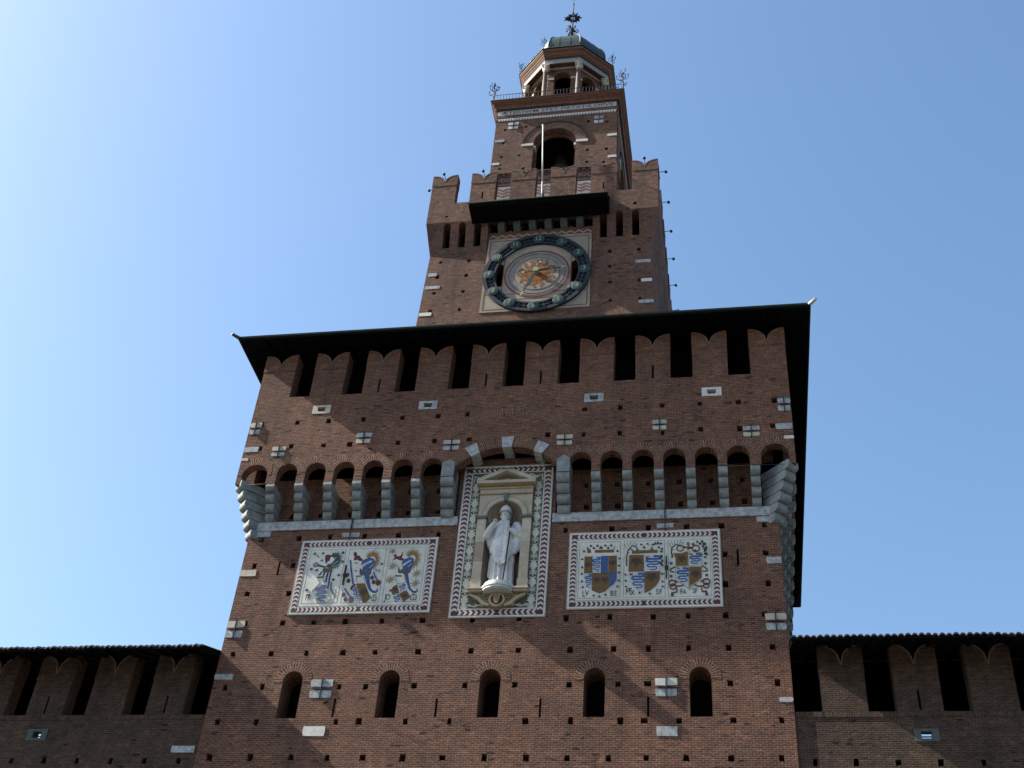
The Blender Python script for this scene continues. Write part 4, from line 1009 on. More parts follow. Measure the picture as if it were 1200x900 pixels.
# mouldings, inscription and cornice
m = MB(MARBLE_W)
m3 = MB(TERRA, TERRA_O)
for k in range(4):
    f = side(CXB, CY, k); m2 = MB(TERRA_D)
    if True:
        m.prism(rect(-HBF - 0.02, HBF + 0.02, 53.22, 53.40), f, HBF + 0.02, HBF - 0.03)
        for i in range(44):
            u = -HBF + 0.05 + i * (2 * HBF - 0.1) / 43
            m2.prism(rect(u - 0.022, u + 0.022, 53.22, 53.33), f, HBF + 0.024, HBF + 0.01)
    for i in range(30):
        u = -HBF - 0.02 + i * (2 * HBF + 0.04) / 29
        m2.prism(rect(u - 0.06, u + 0.06, 54.04, 54.13), f, HBF + 0.10, HBF)
    m2.build("dentil_course", T)
m.build("white_dentil_band", T)
def sqring(m, cx, h0, h1, z0, z1, mi=0):
    """a square course: outer half width h0 at z0 growing to h1 at z1, closed"""
    for k in range(4):
        f = side(cx, CY, k)
        m.poly([f(-h0, z0, h0), f(h0, z0, h0), f(h1, z1, h1), f(-h1, z1, h1)], mi)
    m.poly([side(cx, CY, k)(-h0, z0, h0) for k in range(4)], mi); m.poly([side(cx, CY, k)(-h1, z1, h1) for k in range(4)], mi)
sqring(m3, CXB, 3.20, 3.22, 53.42, 53.50, 1); sqring(m3, CXB, 3.215, 3.215, 53.505, 53.66, 0); sqring(m3, CXB, 3.19, 3.19, 53.662, 54.03, 0)
sqring(m3, CXB, 3.23, 3.23, 54.035, 54.14, 0); sqring(m3, CXB, 3.30, 3.34, 54.145, 54.25, 1); sqring(m3, CXB, 3.36, 3.38, 54.255, 54.33, 0)
sqring(m3, CXB, 3.40, 3.48, 54.335, 54.45, 0); sqring(m3, CXB, 3.50, 3.53, 54.455, 54.53, 1); sqring(m3, CXB, 3.56, 3.57, 54.535, 54.60, 0)
m3.build("cornice", T)
f = side(CXB, CY, 0)
m = MB(PALE_W); m.prism(rect(-3.17, 3.13, 53.68, 54.02), f, 3.215, 3.15); ins = m.build("inscription_band", T)
m = MB(INK["ink"]); text(m, "ÆTERNVM STET PIETATIS OPVS", -0.02, 53.85, 0.235, f, 3.219, sx=5.95 / (glyphs("ÆTERNVM STET PIETATIS OPVS")[2] * 0.235), bold=0.008)
m.build("lettering", ins)
anchor(-2.94 - CXB, -2.40 - CXB, 52.53, 53.04, HBF, (MARBLE_W, MARBLE_W), f); anchor(1.58 - CXB, 2.08 - CXB, 52.42, 52.98, HBF, (MARBLE, MARBLE_W), f)
for a, b, c, d, mt in ((-3.58, -3.06, 51.52, 51.70, MARBLE), (-3.59, -3.2, 49.72, 49.87, MARBLE_W), (2.3, 2.77, 51.29, 51.45, MARBLE_W), (2.36, 2.78, 49.6, 49.76, MARBLE_W)):
    stone(a - CXB, b - CXB, c, d, HBF, mt, f)
# pilaster strips on the flank, as in the photograph
m = MB(TERRA, TERRA_O)
for k in (1, 3):
    f = side(CXB, CY, k)
    for a, b, mi in ((-3.1, -2.75, 0), (-2.62, -2.45, 1), (2.45, 2.62, 1), (2.75, 3.1, 0)):
        m.prism(rect(a, b, 46.0, 53.2), f, HBF + 0.05, HBF - 0.02, mi)
m.build("flank_mouldings", T)

# ------------------------------------------------------------------ lantern and dome
CXL = -0.47
ZL0 = 54.61
def oct_f(i):
    a = -pi / 2 + i * pi / 4
    n = (cos(a), sin(a)); t = (-sin(a), cos(a))
    return lambda u, z, d: (CXL + n[0] * d + t[0] * u, CY + n[1] * d + t[1] * u, z)
S8 = math.tan(pi / 8)
def octring(m, a0, a1, z0, z1, mi=0, caps=True):
    for i in range(8):
        f = oct_f(i)
        m.poly([f(-a0 * S8, z0, a0), f(a0 * S8, z0, a0), f(a1 * S8, z1, a1), f(-a1 * S8, z1, a1)], mi)
    if caps:
        for a, z in ((a0, z0), (a1, z1)): m.poly([oct_f(i)(-a * S8, z, a) for i in range(8)], mi)
AD = 2.0
mb = MB(BRICK_UP)
for i in range(8):
    mr, mw = MB(VOUSS), MB(MARBLE_Y)
    f = oct_f(i)
    h = AD * S8; hi = (AD - 0.35) * S8
    def ft(u, z, d, f=f):
        return f(u * (d / AD) if abs(u) > AD * S8 - 0.01 else u, z, d)
    mb.plate(rect(-h, h, ZL0, 59.4), [arch(0, 0.47, 55.3, 58.2, 12)], ft, AD, AD - 0.35, sides=False, back=True)
    ring(mr, f, 0, 58.2, 0.475, 0.64, 0, pi, AD + 0.006, 14)
    mw.prism(rect(0.475, h - 0.02, 58.05, 58.19), f, AD + 0.03, AD - 0.02); mw.prism(rect(-h + 0.02, -0.475, 58.05, 58.19), f, AD + 0.03, AD - 0.02)
    mr.build("brick_arch", T); mw.build("impost_band", T)
    mw = MB(MARBLE_W); mw.prism(rect(-h, h, 58.98, 59.15), f, AD + 0.03, AD - 0.02); mw.build("white_dentil_band", T)
mb.build("lantern_wall", T)
m = MB(VOID); octring(m, 1.1, 1.1, ZL0, 59.3); m.build("lantern_stair_core", T)
# columns
colp = None
RV = 2.245 / cos(pi / 8)
for i in range(8):
    a = -pi / 2 + pi / 8 + i * pi / 4
    p = Vector((CXL + RV * cos(a), CY + RV * sin(a), 0))
    if colp is None:
        m = MB(COLST)
        m.lathe([(0.20, 54.61), (0.20, 55.4), (0.17, 55.42), (0.19, 55.5), (0.15, 55.58), (0.135, 55.7), (0.138, 57.0), (0.118, 58.35), (0.14, 58.38), (0.115, 58.44)], (0, 0, 0), 16)
        colp = m.build("column", T, loc=p)
        m = MB(MARBLE_Y)
        m.lathe([(0.12, 58.44), (0.13, 58.6), (0.19, 58.72), (0.17, 58.75), (0.22, 58.85), (0.20, 58.88)], (0, 0, 0), 12)
        m.box(-0.21, 0.21, -0.21, 0.21, 58.88, 58.99)
        for q in range(4):
            t = q * pi / 2 + pi / 4
            m.ell((0.21 * cos(t), 0.21 * sin(t), 58.82), (0.06, 0.06, 0.06), 0, 8, 5)
        c0 = m.build("capital", colp, loc=(0, 0, 0)); c0.location = (0, 0, 0)
        cap0 = c0
    else:
        cN = copy_part(colp, T, p); cC = cap0.copy(); COL.objects.link(cC); cC.parent = cN
# entablature
m = MB(BRICK_UP); octring(m, 2.30, 2.30, 59.36, 59.42)
for i in range(8):
    f = oct_f(i)
    m.poly([f(-2.30 * S8, 59.01, 2.30), f(2.30 * S8, 59.01, 2.30), f(2.40 * S8, 59.01, 2.40), f(-2.40 * S8, 59.01, 2.40)])
    m.poly([f(-2.30 * S8, 59.01, 2.30), f(2.30 * S8, 59.01, 2.30), f(2.30 * S8, 59.37, 2.30), f(-2.30 * S8, 59.37, 2.30)])
    m.poly([f(-1.98 * S8, 59.19, 1.98), f(1.98 * S8, 59.19, 1.98), f(2.31 * S8, 59.19, 2.31), f(-2.31 * S8, 59.19, 2.31)])
m.build("entablature_soffit", T)
m = MB(PALE_P); octring(m, 2.40, 2.41, 59.015, 59.36, 0, False); m.build("white_frieze", T)
fl = oct_f(0)
m = MB(TERRA, TERRA_O, TERRA_D)
octring(m, 2.43, 2.43, 59.362, 59.5, 2); octring(m, 2.46, 2.50, 59.502, 59.62, 0); octring(m, 2.52, 2.60, 59.622, 59.78, 1); octring(m, 2.62, 2.66, 59.782, 59.88, 0); octring(m, 2.68, 2.70, 59.882, 59.99, 1)
m.build("lantern_cornice", T)
m = MB(GUTTER); octring(m, 2.72, 2.74, 59.992, 60.05); octring(m, 2.7, 2.3, 60.052, 60.75); m.build("lantern_roof", T)
prof = [(2.28, 60.70), (2.28, 60.82), (2.20, 60.84), (2.20, 61.0), (2.19, 61.35), (2.13, 61.7), (2.0, 62.05), (1.80, 62.42), (1.52, 62.75), (1.2, 63.0), (0.8, 63.2), (0.35, 63.32), (0.02, 63.36)]
m = MB(COPPER)
for (a0, z0_), (a1, z1_) in zip(prof[:-1], prof[1:]): octring(m, a0, a1, z0_, z1_, 0, False)
dm = m.build("dome", T)
m = MB(COPPER_L)
for i in range(8):
    a = -pi / 2 + pi / 8 + i * pi / 4
    m.tube([(CXL + (p / cos(pi / 8) + 0.01) * cos(a), CY + (p / cos(pi / 8) + 0.01) * sin(a), z) for p, z in prof[3:-1]], 0.035, 6)
m.build("rib", dm)
m = MB(COPPER)
for i in range(8):
    f = oct_f(i)
    for u in (-0.32, 0.32):
        m.tube([f(u * min(1, p / 2.2), z, p + 0.004) for p, z in prof[3:-2]], 0.014, 5)
m.build("seam", dm)

# ------------------------------------------------------------------ panels on the shaft
def chevrons(m, x0, x1, z0, z1, w, d, mi, step):
    """chevron bands inside a frame x0..x1 / z0..z1 of width w; the horizontal bands run out from the middle"""
    h = w * 0.45
    def chev(cx, cz, dx, dz):
        a, t = step * 0.36, step * 0.48
        P = []
        for s_, q in ((-h, 0), (0, a), (h, 0), (h, t), (0, a + t), (-h, t)):
            P.append((cx + dz * s_ + dx * q, cz + dx * s_ * -1 + dz * q) if dz else (cx + dx * q, cz + s_))
        m.prism([P[0], P[1], P[4], P[5]], F0, d, d - 0.01, mi)
        m.prism([P[1], P[2], P[3], P[4]], F0, d, d - 0.01, mi)
    n = int((z1 - z0 - w) / step)
    for i in range(n):
        z = z0 + w * 0.7 + (z1 - z0 - 1.4 * w) * i / n
        chev(x0 + w / 2, z, 0, 1); chev(x1 - w / 2, z, 0, 1)
    n = int((x1 - x0 - 2 * w) / step / 2)
    c = (x0 + x1) / 2
    for i in range(n):
        u = 0.06 + (c - x0 - w - 0.04) * i / n
        chev(c + u, z1 - w / 2, 1, 0); chev(c - u, z1 - w / 2, -1, 0)
        chev(c + u + step * 0.8, z0 + w / 2, -1, 0); chev(c - u - step * 0.8, z0 + w / 2, 1, 0)
def bordered(root, x0, x1, z0, z1, bw0, bw, step, dd=0.045, hole=None):
    m = MB(PLASTER)
    m.plate(rect(x0, x1, z0, z1), [hole] if hole else [], F0, HB + dd, HB + 0.001)
    m.build("slab", root)
    m = MB(WINE, PINKW)
    a, b, c, e = x0 + bw0, x1 - bw0, z0 + bw0, z1 - bw0
    frame(m, F0, a, b, c, e, bw, HB + dd + 0.004, HB + dd - 0.01, 0)
    chevrons(m, a, b, c, e, bw, HB + dd + 0.008, 1, step)
    m.build("chevron_border", root)
    m = MB(INK["ink"])
    frame(m, F0, x0 + 0.012, x1 - 0.012, z0 + 0.012, z1 - 0.012, 0.008, HB + dd + 0.003, HB + dd - 0.01)
    frame(m, F0, a + bw + 0.03, b - bw - 0.03, c + bw + 0.03, e - bw - 0.03, 0.010, HB + dd + 0.003, HB + dd - 0.01)
    m.build("border_line", root)
def draw(root, items, names, d0):
    """painted and inlaid figures: each stroke or field a thin inlay a hair proud of the one below"""
    groups = {}
    for i, it in enumerate(items):
        d = d0 + 0.0009 * (i + 1)
        key = "lettering" if it[0] == 'T' else names
        m = groups.setdefault(key, MB())
        mi = m.mat(INK['ink' if it[0] == 'T' else it[1]])
        b = d0 - 0.01
        k = it[0]
        if k == 'P': m.prism(it[2], F0, d, b, mi, cap1=False)
        elif k == 'S': strip(m, it[3], it[2], F0, d, b, mi)
        elif k == 'C': m.prism([(it[2][0] + it[3] * cos(2 * pi * j / 18), it[2][1] + 1.25 * it[3] * sin(2 * pi * j / 18)) for j in range(18)], F0, d, b, mi)
        elif k == 'R': annulus(m, F0, it[2][0], it[2][1], it[4], it[3], d, b, 22, mi)
        elif k == 'F':
            _, _, c, r0, r1, a0, a1, n = it
            for j in range(n):
                a = radians(a0 + (a1 - a0) * j / (n - 1))
                rr = 1.22 * r1 * (0.9 + 0.1 * ((j * 7) % 3) / 2)
                q = a + 0.10
                pts = [(c[0] + r0 * cos(a), c[1] - 1.3 * r0 * sin(a)), (c[0] + (r0 + rr) / 2 * cos(a + 0.03), c[1] - 1.3 * (r0 + rr) / 2 * sin(a + 0.03)), (c[0] + rr * cos(q), c[1] - 1.3 * rr * sin(q))]
                wd = 2 * r0 * sin(radians(abs(a1 - a0) / (n - 1) / 2)) * 1.6
                strip(m, pts, [wd, wd * 1.25, 0.012], F0, d + 0.0004 * (j % 2), b, mi)
        elif k == 'T': text(m, it[1], it[2][0], it[2][1], it[3] * 0.8, F0, d0 + 0.0005 * (i + 1), m.mat(INK["ink"]), sx=0.72)
        elif k == '*':
            for j in range(8):
                a = 2 * pi * j / 8
                strip(m, [it[2], (it[2][0] + it[3] * cos(a), it[2][1] + it[3] * sin(a))], [it[3] * 0.26, 0.004], F0, d + 0.0003 * (j % 3), b, mi)
        elif k == 'W':
            _, _, wd, p0, p1, amp, cyc = it
            n = int(cyc * 12)
            pts = []
            for j in range(n + 1):
                t = j / n
                pts.append((p0[0] + (p1[0] - p0[0]) * t + amp * (0.75 + 0.25 * sin(3 * t + 1)) * sin(2 * pi * cyc * t), p0[1] + (p1[1] - p0[1]) * t + wd * 0.35 * sin(4 * pi * cyc * t)))
            wds = [wd * (1.25 - 0.75 * j / n) for j in range(n + 1)]
            strip(m, pts, wds, F0, d, b, mi)
        elif k == 'E':
            c, s_ = it[2], it[3]
            body = [(0, .48), (.07, .36), (.09, .1), (.22, -.3), (.08, -.28), (0, -.48), (-.08, -.28), (-.22, -.3), (-.09, .1), (-.07, .36)]
            m.prism([(c[0] + x * s_, c[1] + z * s_) for x, z in body], F0, d, b, mi, cap1=False)
            for sg in (-1, 1):
                for j in range(4):
                    m.prism([(c[0] + sg * x * s_, c[1] + z * s_) for x, z in ((.08, .30 - j * .06), (.28 + .05 * j, .42 - j * .13), (.34 + .03 * j, .30 - j * .16), (.08, .18 - j * .06))], F0, d + 0.0002 * (j + 1), b, mi, cap1=False)
        elif k == 'L':
            (a, b2), wd = it[2], it[3]
            mid = ((a[0] + b2[0]) / 2, (a[1] + b2[1]) / 2)
            strip(m, [a, mid, b2], [0.01, wd, 0.01], F0, d, b, mi)
    for key, m in groups.items(): m.build(key, root)
def cellframe(m, x0, x1, z0, z1, d): frame(m, F0, x0, x1, z0, z1, 0.010, d + 0.002, d - 0.01)
PD = HB + 0.045
PL = thing("heraldic_panel", "white marble panel with three dragon crests over tilted shields, left of the statue niche", "wall panel", (-4.6, 0, 20.77), "heraldic panels beside the statue")
bordered(PL, -6.98, -2.20, 20.77, 23.62, 0.085, 0.175, 0.15)
m = MB(INK["ink"])
for a, b in ((-6.60, -5.36), (-5.24, -3.95), (-3.84, -2.58)): cellframe(m, a, b, 21.17, 23.24, PD)
m.build("cell_line", PL)
draw(PL, ART["L1"], "helmed_bird_crest", PD); draw(PL, ART["L2"], "dragon_crest_with_buckets", PD); draw(PL, ART["L3"], "dragon_crest_with_suns", PD)
PR = thing("heraldic_panel", "white marble panel with three quartered eagle and serpent shields, right of the statue niche", "wall panel", (4.7, 0, 20.77), "heraldic panels beside the statue")
bordered(PR, 2.23, 7.12, 20.78, 23.62, 0.085, 0.175, 0.15)
m = MB(INK["ink"])
for a, b in ((2.58, 3.92), (4.03, 5.34), (5.44, 6.78)): cellframe(m, a, b, 21.15, 23.24, PD)
m.build("cell_line", PR)
draw(PR, ART["R1"], "pointed_shield_under_crown", PD); draw(PR, ART["R2"], "round_shield_with_palm", PD); draw(PR, ART["R3"], "scrolled_shield_with_ribbons", PD)
for u, z0_, z1_, p in ((-5.245, 21.81, 22.56, PL), (5.39, 21.77, 22.59, PR)):
    mm = MB(IRON); mm.prism([(u - 0.022, z0_), (u + 0.022, z0_), (u + 0.022, z1_), (u - 0.022, z1_)], F0, PD + 0.11, PD + 0.05)
    mm.prism([(u - 0.05, (z0_ + z1_) / 2 - 0.05), (u + 0.05, (z0_ + z1_) / 2 - 0.05), (u + 0.05, (z0_ + z1_) / 2 + 0.05), (u - 0.05, (z0_ + z1_) / 2 + 0.05)], F0, PD + 0.10, PD - 0.03)
    mm.build("tie_bar", p)

# ------------------------------------------------------------------ niche shrine
SH = thing("niche_shrine", "tall bordered panel with ochre pedimented niche holding the white bishop statue", "shrine", (0, 0, 20.55))
NX = 0.01
nh = [(NX - 0.61, 21.5), (NX + 0.61, 21.5)] + [(NX + 0.61 * cos(pi * i / 16), 24.3 + 0.61 * sin(pi * i / 16)) for i in range(17)]
bordered(SH, -1.56, 1.57, 20.55, 26.47, 0.07, 0.20, 0.175, hole=nh)
m = MB(OLIVE_G)
m.plate(rect(-1.235, 1.245, 20.87, 26.15), [nh], F0, PD + 0.003, PD - 0.01)
m.build("olive_field", SH)
m = MB(CREAM)
def spiral(cx, cz, r, a0, turns, sg, n=12):
    return [(cx + sg * r * (1 - 0.75 * i / n) * cos(a0 + turns * 2 * pi * i / n), cz + r * (1 - 0.75 * i / n) * sin(a0 + turns * 2 * pi * i / n)) for i in range(n + 1)]
dd = PD + 0.007
for uc in (-1.085, 1.09):
    nU = 8
    for i in range(nU):
        zc = 21.12 + i * 0.625
        leaf = [(0, .27), (.03, .19), (.075, .20), (.07, .13), (.13, .13), (.10, .05), (.145, .0), (.08, -.03), (.06, -.10), (.02, -.12)]
        full = leaf + [(-x, z) for x, z in leaf[::-1][:-1]]
        m.prism([(uc + x, zc + z) for x, z in full], F0, dd, dd - 0.01, cap1=False)
        for sg in (-1, 1):
            strip(m, [(uc, zc - 0.12), (uc + sg * 0.05, zc - 0.17), (uc + sg * 0.10, zc - 0.15)] + spiral(uc + sg * 0.09, zc - 0.19, 0.05, pi / 2, 0.9, sg, 8), 0.026, F0, dd + 0.001, dd - 0.01)
            strip(m, [(uc, zc - 0.20), (uc + sg * 0.06, zc - 0.26), (uc + sg * 0.13, zc - 0.30)], [0.05, 0.04, 0.01], F0, dd + 0.0015, dd - 0.01)
            strip(m, [(uc + sg * 0.02, zc + 0.2), (uc + sg * 0.1, zc + 0.25), (uc + sg * 0.135, zc + 0.20)], [0.03, 0.03, 0.01], F0, dd + 0.0015, dd - 0.01)
        strip(m, [(uc, zc - 0.36), (uc, zc + 0.2)], 0.035, F0, dd + 0.0005, dd - 0.01)
for sg in (-1, 1):
    strip(m, [(NX + sg * 0.35, 20.93), (NX + sg * 0.55, 21.0), (NX + sg * 0.75, 20.93), (NX + sg * 0.95, 21.0), (NX + sg * 1.15, 20.95)], 0.035, F0, dd + 0.002, dd - 0.01)
    for q in (0.5, 0.7, 0.92, 1.12): strip(m, spiral(NX + sg * q, 20.97, 0.06, 0, 1.0, sg, 8), 0.022, F0, dd + 0.0025, dd - 0.01)
    strip(m, [(NX + sg * 0.25, 26.1), (NX + sg * 0.6, 26.0), (NX + sg * 0.8, 26.08), (NX + sg * 1.0, 25.95), (NX + sg * 1.18, 26.05), (NX + sg * 1.2, 25.8)], 0.045, F0, dd + 0.002, dd - 0.01)
    strip(m, [(NX + sg * 1.05, 25.98), (NX + sg * 0.85, 25.9)], [0.09, 0.02], F0, dd + 0.0025, dd - 0.01)
m.build("arabesque", SH)
m = MB(CREAM); frame(m, F0, -1.27, 1.28, 20.83, 26.19, 0.03, PD + 0.009, PD - 0.01); m.build("border_fillet", SH)
def rb(name, mat, x0, x1, z0, z1, d1, d0=PD - 0.01, parent=SH):
    m = MB(mat); m.prism(rect(x0 + NX, x1 + NX, z0, z1), F0, d1, d0); return m.build(name, parent)
# niche: half round recess with a quarter dome
m = MB(SHRINE_P, SHRINE)
nseg = 16
def nf(t, z, r=0.615): return (NX - r * cos(t), 0.02 + r * 0.85 * sin(t), z)
for i in range(nseg):
    a, b = pi * i / nseg, pi * (i + 1) / nseg
    m.poly([nf(a, 21.45), nf(b, 21.45), nf(b, 24.3), nf(a, 24.3)], 0, None, True)
    for j in range(8):
        p, q = pi / 2 * j / 8, pi / 2 * (j + 1) / 8
        m.poly([(NX - 0.615 * cos(t) * cos(v), 0.02 + 0.52 * sin(t) * cos(v), 24.3 + 0.615 * sin(v)) for t, v in ((a, p), (b, p), (b, q), (a, q))], 1, None, True)
m.poly([nf(pi * i / nseg, 21.45) for i in range(nseg + 1)], 0)
m.prism(nh, F0, HB + 0.03, HB - 0.02, 1, False, False)
nn_ = m.build("niche", SH)
m = MB(SHRINE_D)
for i in range(9):
    for j in range(4):
        t, v = pi * (0.12 + 0.76 * i / 8), 0.15 + 0.25 * j
        c = Vector((NX - 0.605 * cos(t) * cos(v), 0.02 + 0.51 * sin(t) * cos(v), 24.3 + 0.605 * sin(v)))
        n = (Vector((NX, 0.02, 24.3)) - c).normalized()
        e1 = n.cross(Vector((0, 0, 1))).normalized(); e2 = n.cross(e1)
        s_ = 0.032 * (1 - 0.12 * j)
        if (i + j) % 2: m.poly([c + e1 * s_, c + e2 * s_, c - e1 * s_, c - e2 * s_])
m.build("coffers", nn_)
for sg in (-1, 1):
    lo, hi = (0.62, 0.92)
    X = lambda a, b: (a, b) if sg > 0 else (-b, -a)
    rb("pilaster_base", SHRINE, *X(0.60, 0.95), 21.5, 21.86, PD + 0.15)
    rb("pilaster", SHRINE, *X(lo, hi), 21.865, 22.55, PD + 0.11)
    rb("pilaster", SHRINE_P if sg < 0 else SHRINE, *X(lo, hi), 22.554, 23.30, PD + 0.11)
    rb("pilaster", MARBLE_Y, *X(lo, hi), 23.304, 24.22, PD + 0.11)
    rb("impost", SHRINE_D, *X(0.57, 0.99), 24.222, 24.31, PD + 0.17)
m = MB(SHRINE)
o = [(NX - 0.91, 24.312), (NX - 0.612, 24.312)] + [(NX + 0.612 * cos(pi - pi * i / 16), 24.312 + 0.612 * sin(pi * i / 16)) for i in range(1, 16)] + [(NX + 0.612, 24.312), (NX + 0.91, 24.312), (NX + 0.91, 25.20), (NX - 0.91, 25.20)]
m.prism(o, F0, PD + 0.09, PD - 0.01)
m.build("arch_spandrel", SH)
m = MB(SHRINE); annulus(m, F0, NX, 24.312, 0.614, 0.77, PD + 0.13, PD + 0.08, 32, 0, 0, pi); annulus(m, F0, NX, 24.312, 0.80, 0.83, PD + 0.11, PD + 0.08, 32, 0, 0, pi); m.build("archivolt", SH)
m = MB(SHRINE_D); m.prism([(NX - 0.05, 24.90), (NX + 0.05, 24.90), (NX + 0.085, 25.20), (NX - 0.085, 25.20)], F0, PD + 0.20, PD + 0.05); m.build("keystone", SH)
rb("frieze", SHRINE, -0.91, 0.91, 25.202, 25.40, PD + 0.12); rb("architrave", SHRINE_P, -0.93, 0.93, 25.19, 25.23, PD + 0.14)
rb("cornice", SHRINE, -0.94, 0.94, 25.402, 25.46, PD + 0.17); rb("cornice", SHRINE_G, -0.97, 0.97, 25.462, 25.52, PD + 0.24); rb("cornice", SHRINE, -1.02, 1.02, 25.522, 25.63, PD + 0.34)
m = MB(SHRINE)
for sg in (-1, 1):
    m.prism([(NX + sg * 1.03, 25.632), (NX + sg * 1.03, 25.70), (NX, 26.17), (NX, 26.02), (NX + sg * 0.72, 25.69), (NX + sg * 0.80, 25.632)], F0, PD + 0.34, PD + 0.0)
    m.prism([(NX + sg * 0.90, 25.66), (NX, 26.06), (NX, 26.0), (NX + sg * 0.74, 25.665)], F0, PD + 0.27, PD + 0.0)
m.build("pediment", SH)
m = MB(SHRINE_G, PLASTER)
m.prism([(NX - 0.74, 25.635), (NX + 0.74, 25.635), (NX, 26.0)], F0, PD + 0.05, PD)
for sg in (-1, 1): strip(m, [(NX, 25.68), (NX + sg * 0.12, 25.74), (NX + sg * 0.25, 25.70), (NX + sg * 0.42, 25.68)], [0.13, 0.11, 0.07, 0.02], F0, PD + 0.09, PD + 0.03, 1)
disc_poly(m, F0, NX, 25.76, 0.07, PD + 0.10, PD + 0.03, 14, 1)
m.build("tympanum_relief", SH)
# ledge, plinth and console
m = MB(SHRINE); m.prism(rect(NX - 0.98, NX + 0.98, 21.36, 21.43), F0, PD + 0.24, PD - 0.01); m.prism(rect(NX - 1.0, NX + 1.0, 21.432, 21.498), F0, PD + 0.30, PD - 0.01); m.build("ledge", SH)
m = MB(STATUE)
def halfdrum(m, r, z0_, z1_, mi=0, n=18, ry=1.0):
    pts = [(NX + r * cos(pi * i / n), -PD + CY - ry * r * sin(pi * i / n)) for i in range(n + 1)] + [(NX - r, 0.3), (NX + r, 0.3)]
    a = [m.vert((x, y, z0_)) for x, y in pts]; b = [m.vert((x, y, z1_)) for x, y in pts]
    m.face(a[::-1], mi); m.face(b, mi)
    for i in range(len(pts)):
        j = (i + 1) % len(pts); m.face((a[i], a[j], b[j], b[i]), mi, None, False)
halfdrum(m, 0.50, 21.50, 21.645, ry=0.95); halfdrum(m, 0.55, 21.36, 21.43, ry=1.0); halfdrum(m, 0.58, 21.432, 21.499, ry=1.0); halfdrum(m, 0.52, 21.33, 21.358, ry=0.95)
m.build("plinth", SH)
m = MB(SHRINE_G, SHRINE)
con = [(-0.93, 21.34), (-0.82, 21.24), (-0.6, 21.12), (-0.42, 20.93), (-0.22, 20.85), (0, 20.84), (0.22, 20.85), (0.42, 20.93), (0.6, 21.12), (0.82, 21.24), (0.93, 21.34)]
m.prism([(NX + x, z) for x, z in con], F0, PD + 0.10, PD - 0.005, 0)
for sg in (-1, 1):
    strip(m, [(NX + sg * 0.9, 21.31), (NX + sg * 0.62, 21.16), (NX + sg * 0.44, 20.98), (NX + sg * 0.24, 20.9)], [0.05, 0.09, 0.10, 0.06], F0, PD + 0.16, PD + 0.05, 1)
    strip(m, spiral(NX + sg * 0.36, 21.2, 0.1, 0, 1.2, sg, 12), 0.04, F0, PD + 0.14, PD + 0.05, 0)
m.build("console", SH)
m = MB(SHRINE, SHRINE_G, WINE)
n = 28
ov = lambda rx, rz: [(NX + rx * cos(2 * pi * i / n), 21.09 + rz * sin(2 * pi * i / n)) for i in range(n)]
m.prism(ov(0.26, 0.25), F0, PD + 0.20, PD + 0.05, 0); m.prism(ov(0.20, 0.195), F0, PD + 0.203, PD + 0.1, 2)
m.prism([(NX - 0.13, 21.26), (NX + 0.13, 21.26), (NX + 0.09, 21.05), (NX + 0.05, 20.92), (NX - 0.05, 20.92), (NX - 0.09, 21.05)], F0, PD + 0.26, PD + 0.1, 1)
m.build("shield_boss", SH)

# ------------------------------------------------------------------ the bishop statue
SX, SY = 0.02, -0.13
S = MB(STATUE)
def loft(m, rings):
    idx = [[m.vert(p) for p in r] for r in rings]
    n = len(idx[0])
    for i in range(len(idx) - 1):
        for k in range(n): m.face((idx[i][k], idx[i][(k + 1) % n], idx[i + 1][(k + 1) % n], idx[i + 1][k]))
    m.face(idx[0][::-1]); m.face(idx[-1])
N = 72
rr = []
for z, rx, ry, fo, cy in ((21.55, .37, .27, .044, -.02), (21.62, .385, .28, .05, -.02), (21.9, .37, .265, .048, -.01), (22.3, .36, .25, .04, 0), (22.7, .38, .255, .03, 0), (23.1, .40, .25, .008, 0)):
    rr.append([(SX - 0.0 + (rx + fo * sin(11 * t + 0.8 * sin(3 * t))) * cos(t), SY + cy + (ry + fo * sin(11 * t + 0.8 * sin(3 * t))) * sin(t), z) for t in [2 * pi * k / N for k in range(N)]])
loft(S, rr)
# chasuble with a pointed front hem
rr = []
prof = [(0.0, .44, .315, .018), (0.08, .455, .325, .018), (0.25, .455, .32, .014), (0.45, .455, .31, .012), (0.65, .45, .30, .010), (0.80, .435, .275, .008), (0.90, .435, .25, .005), (0.965, .33, .20, .003), (1.0, .17, .15, 0)]
for q, rx, ry, fo in prof:
    ring_ = []
    for k in range(N):
        t = 2 * pi * k / N
        front = max(0.0, -sin(t))
        zb = 22.86 - 0.60 * front ** 2.2 + 0.15 * abs(cos(t)) ** 4
        zt = 24.10 - 0.06 * abs(cos(t))
        z = zb + (zt - zb) * q
        fold = 1.7 * fo * sin(9 * t + 1.2 * sin(2 * t)) + 0.020 * sin(16 * q + 7 * abs(cos(t))) * front * (1 - q)
        ring_.append((SX + (rx + fold) * cos(t), SY + (ry + fold) * sin(t) - 0.03 * front, z))
    rr.append(ring_)
loft(S, rr)
# orphrey band down the front with buttons
for i in range(9): S.ell((SX - 0.03 + 0.004 * i, SY - 0.335 + 0.012 * max(0, i - 6), 22.42 + 0.18 * i), (0.022, 0.02, 0.022), 0, 8, 5)
S.tube([(SX - 0.05, SY - 0.33, 22.36), (SX - 0.05, SY - 0.30, 22.22)], [0.03, 0.045], 8)
